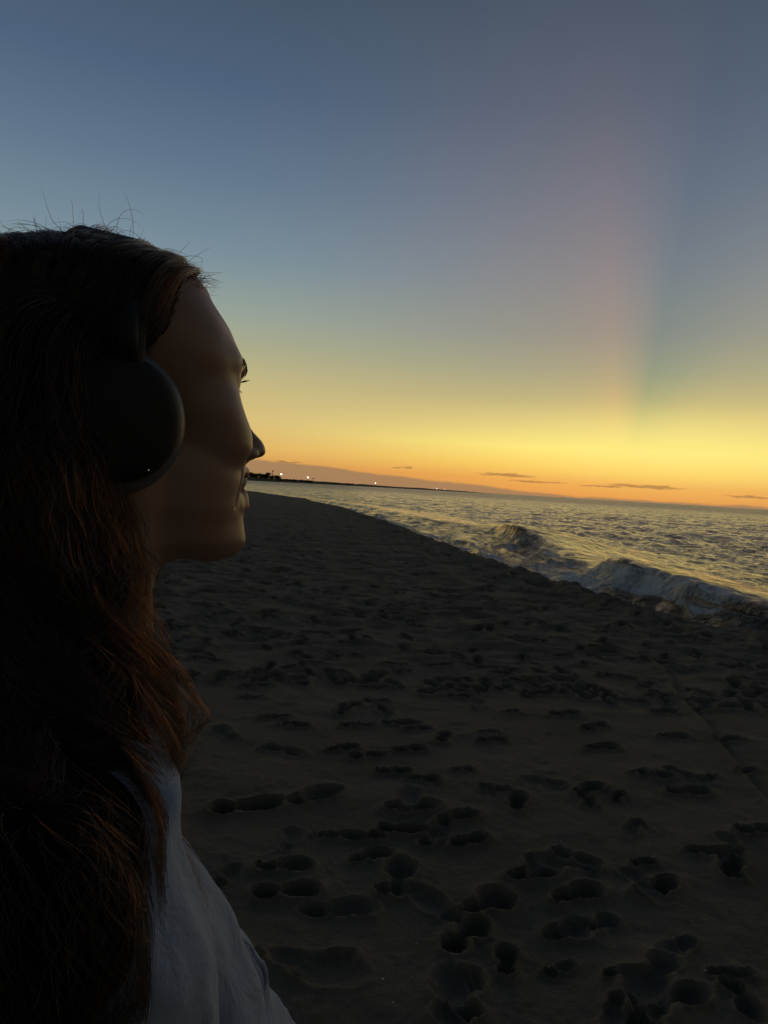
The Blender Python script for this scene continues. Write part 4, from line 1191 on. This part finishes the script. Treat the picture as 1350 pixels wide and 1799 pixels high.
def make_tree(kind, rg):
    t = empty(('shore_tree', 'shore_bush', 'palm_tree')[kind])
    if kind == 0:
        bl = [((rg.normal(0, 1.8), rg.normal(0, 1.8), rg.uniform(4.5, 8)), (2.4, 2.4, 1.8)) for _ in range(9)]
        tr = [tube([(0, 0, -.5), (.1, 0, 2), (.3, .1, 5.5)], [.35, .28, .14], 7)] + [tube([(.1, 0, 2.2), (rg.normal(0, 1.5), rg.normal(0, 1.5), 5.5)], [.16, .06], 6) for _ in range(3)]
        n, sz = 700, .55
    elif kind == 1:
        bl = [((rg.normal(0, 2.2), rg.normal(0, 1.5), rg.uniform(1, 3)), (1.8, 1.6, 1.4)) for _ in range(7)]
        tr = [tube([(0, 0, -.4), (.1, .2, 1.8)], [.2, .1], 6)]; n, sz = 450, .5
    else:
        bl = None; tr = [tube([(0, 0, -.5), (.15, 0, 3), (.5, 0, 6), (.9, .1, 8.6)], [.3, .22, .18, .16], 8)]
    V, F = join(tr); mesh_obj('trunk', V, F, BARK, t)
    if bl: V, F = leaf_cloud(rg, bl, n, sz)
    else:
        P_ = []
        for k in range(15):
            a = k * 2.4; el = rg.uniform(-.2, .9); t_ = np.linspace(0, 1, 8)
            q = np.stack([.9 + np.cos(a) * 2.9 * t_, .1 + np.sin(a) * 2.9 * t_, 8.6 + 2.2 * el * t_ - 2.6 * t_ ** 2], -1)
            sd = np.array([-math.sin(a), math.cos(a), 0]) * .32
            v = np.concatenate([q + sd * np.sin(math.pi * np.clip(t_, .08, .95))[:, None] + [0, 0, -.1], q, q - sd * np.sin(math.pi * np.clip(t_, .08, .95))[:, None] + [0, 0, -.1]])
            P_.append((v, [tuple(int(i) for i in f) for f in grid_faces(3, 8, wrap=False)]))
        V, F = join(P_)
    mesh_obj('crown', V, F, LEAF, t, smooth=False)
    return t


def copy_tree(o):
    c_ = o.copy(); C.objects.link(c_)
    for ch in list(o.children):
        d = ch.copy(); C.objects.link(d); d.parent = c_
    return c_


rt = np.random.default_rng(21)
protos = [[make_tree(0, rt) for _ in range(2)], [make_tree(1, rt) for _ in range(2)], [make_tree(2, rt)]]
spots = []
for px in np.arange(436, 487, 4.2): spots.append((px + rt.normal(0, 1), 0, 1.0 if px < 470 else .72))
for px in np.arange(489, 640, 5.5): spots.append((px + rt.normal(0, 2), 1, rt.uniform(.7, 1.1)))
for px, s_ in ((452, 1.0), (466, .95), (481, .8), (547, .9)): spots.append((px, 2, s_))
used = set()
TL = ('dark leafy tree in the dense clump at the near end of the far shore', 'low dark bush on the thin strip of the far shore', 'slender palm rising over the trees of the far shore')
TG = ('leafy trees on the far shore', 'low bushes on the far shore', 'palms on the far shore')
for i, (px, kd, sc_) in enumerate(spots):
    k = i % len(protos[kd]); p = protos[kd][k]
    t = p if (kd, k) not in used else copy_tree(p); used.add((kd, k))
    d = np.interp(px, [q[0] for q in LAND], [q[1] for q in LAND]) + rt.uniform(35, 70)
    t.location = at(px, d, SEA_Z + 1.6); t.rotation_euler = (0, 0, rt.uniform(0, 6)); t.scale = (sc_ * rt.uniform(.9, 1.3),) * 2 + (sc_ * rt.uniform(.8, 1.1),)
    tag(t, TL[kd], 'bush' if kd == 1 else 'tree', TG[kd])

POST = simple('galvanised_post', (.2, .2, .2), .5, metal=.6)
LL = ('brightest white floodlight, beside the end of the dark trees on the far shore', 'second bright white floodlight from the dark trees on the far shore',
      'lone white floodlight halfway along the far shore', 'left one of the two faint lights close together at the far end of the shore', 'right one of the two faint lights close together at the far end of the shore')
for (px, d, z, rr, em), lb in zip(((491, 960, 9.6, .9, 4), (538, 1160, 8.9, 1.0, 4), (657, 1870, 9.4, 1.25, 3), (765, 2780, 6.9, 1.5, 1.6), (779, 2920, 6.3, 1.4, 1.2)), LL):
    f = empty('floodlight', at(px, d, 0)); f.rotation_euler = (0, 0, math.atan((675 - px) / FPX))
    V, F = join([tube([(0, 0, -.5), (0, 0, z)], [.35, .2], 10), tube([(-rr, 0, z), (rr, 0, z)], .2, 8)]); mesh_obj('post', V, F, POST, f)
    V, F = join([uv_sphere((dx * rr * .5, -.3, z + dz * rr * .4), (rr * .5, .35, rr * .5), 14, 8) for dx in (-1, 0, 1) for dz in (-1, 1)])
    mesh_obj('lamp', V, F, simple('lit_floodlight', (.9, .9, .9), .3, emis=((1.0, .97, .82), em)), f)
    tag(f, lb, 'floodlight', 'lights along the far shore')
# radio mast beside the trees
ms = empty('radio_mast', at(476, 1010, 0))
V, F = join([tube([(dx, dy, 0), (dx * .3, dy * .3, 15)], .14, 6) for dx, dy in ((-.9, -.5), (.9, -.5), (0, .9))] + [tube([(-.8 + z * .04, -.45, z), (.8 - z * .04, -.45, z + 1)], .08, 5) for z in range(0, 15, 2)])
mesh_obj('lattice', V, F, POST, ms)
V, F = join([uv_sphere((0, 0, 13.6), (1.1, 1.1, .8), 12, 8)]); mesh_obj('platform', V, F, simple('red_paint', (.35, .07, .05), .6), ms)
tag(ms, 'thin mast with a red top beside the dark trees of the far shore', 'mast')

# ------------------------------------------------------------------ bits of shell on the sand
SHELLM = simple('pale_shell', (.55, .52, .45), .5, var=.2, vscale=200)
def shell_mesh(k):
    rows = []; n = 12
    for i in range(6):
        f = i / 5; rr = .011 * math.sin(.25 + f * 1.3) ; a = np.linspace(0, 2 * math.pi, n, endpoint=False)
        rib = 1 + .06 * np.cos(a * 6 + k)
        rows.append(np.stack([rr * (1.25 - f) * np.cos(a) * rib + .003 * f, rr * (1.25 - f) * np.sin(a) * .8 * rib, np.full(n, .006 * f)], -1))
    V = np.concatenate(rows); return V, [tuple(int(v) for v in q)[::-1] for q in grid_faces(6, n)] + [tuple(range(5 * n, 6 * n))]
sm = None
SL = ('small pale shell on the sand just right of her shirt', 'small pale shell on the sand below the first one', 'pale shell scrap beside the deep footprints', 'pale shell scrap on the smooth sand, bottom middle',
      'pale shell scrap near the right-hand footprints', 'tiny pale shell between footprints, middle of the sand', 'tiny pale shell left of the two-lobed footprint', 'tiny pale shell close to her curls')
for (px, py, s_), lb in zip(((672, 1720, .8), (690, 1760, .5), (733, 1651, .5), (965, 1698, .5), (1238, 1713, .6), (985, 1477, .5), (590, 1510, .5), (419, 1269, .6)), SL):
    g = ground_at(px, py); V, F = shell_mesh(px)
    o = mesh_obj('shell', V, F, SHELLM); o.location = (g[0], g[1], sand_z(g[0], g[1]) - .001); o.rotation_euler = (.3, .2, px); o.scale = (s_,) * 3
    tag(o, lb, 'shell', 'scraps of shell on the sand')
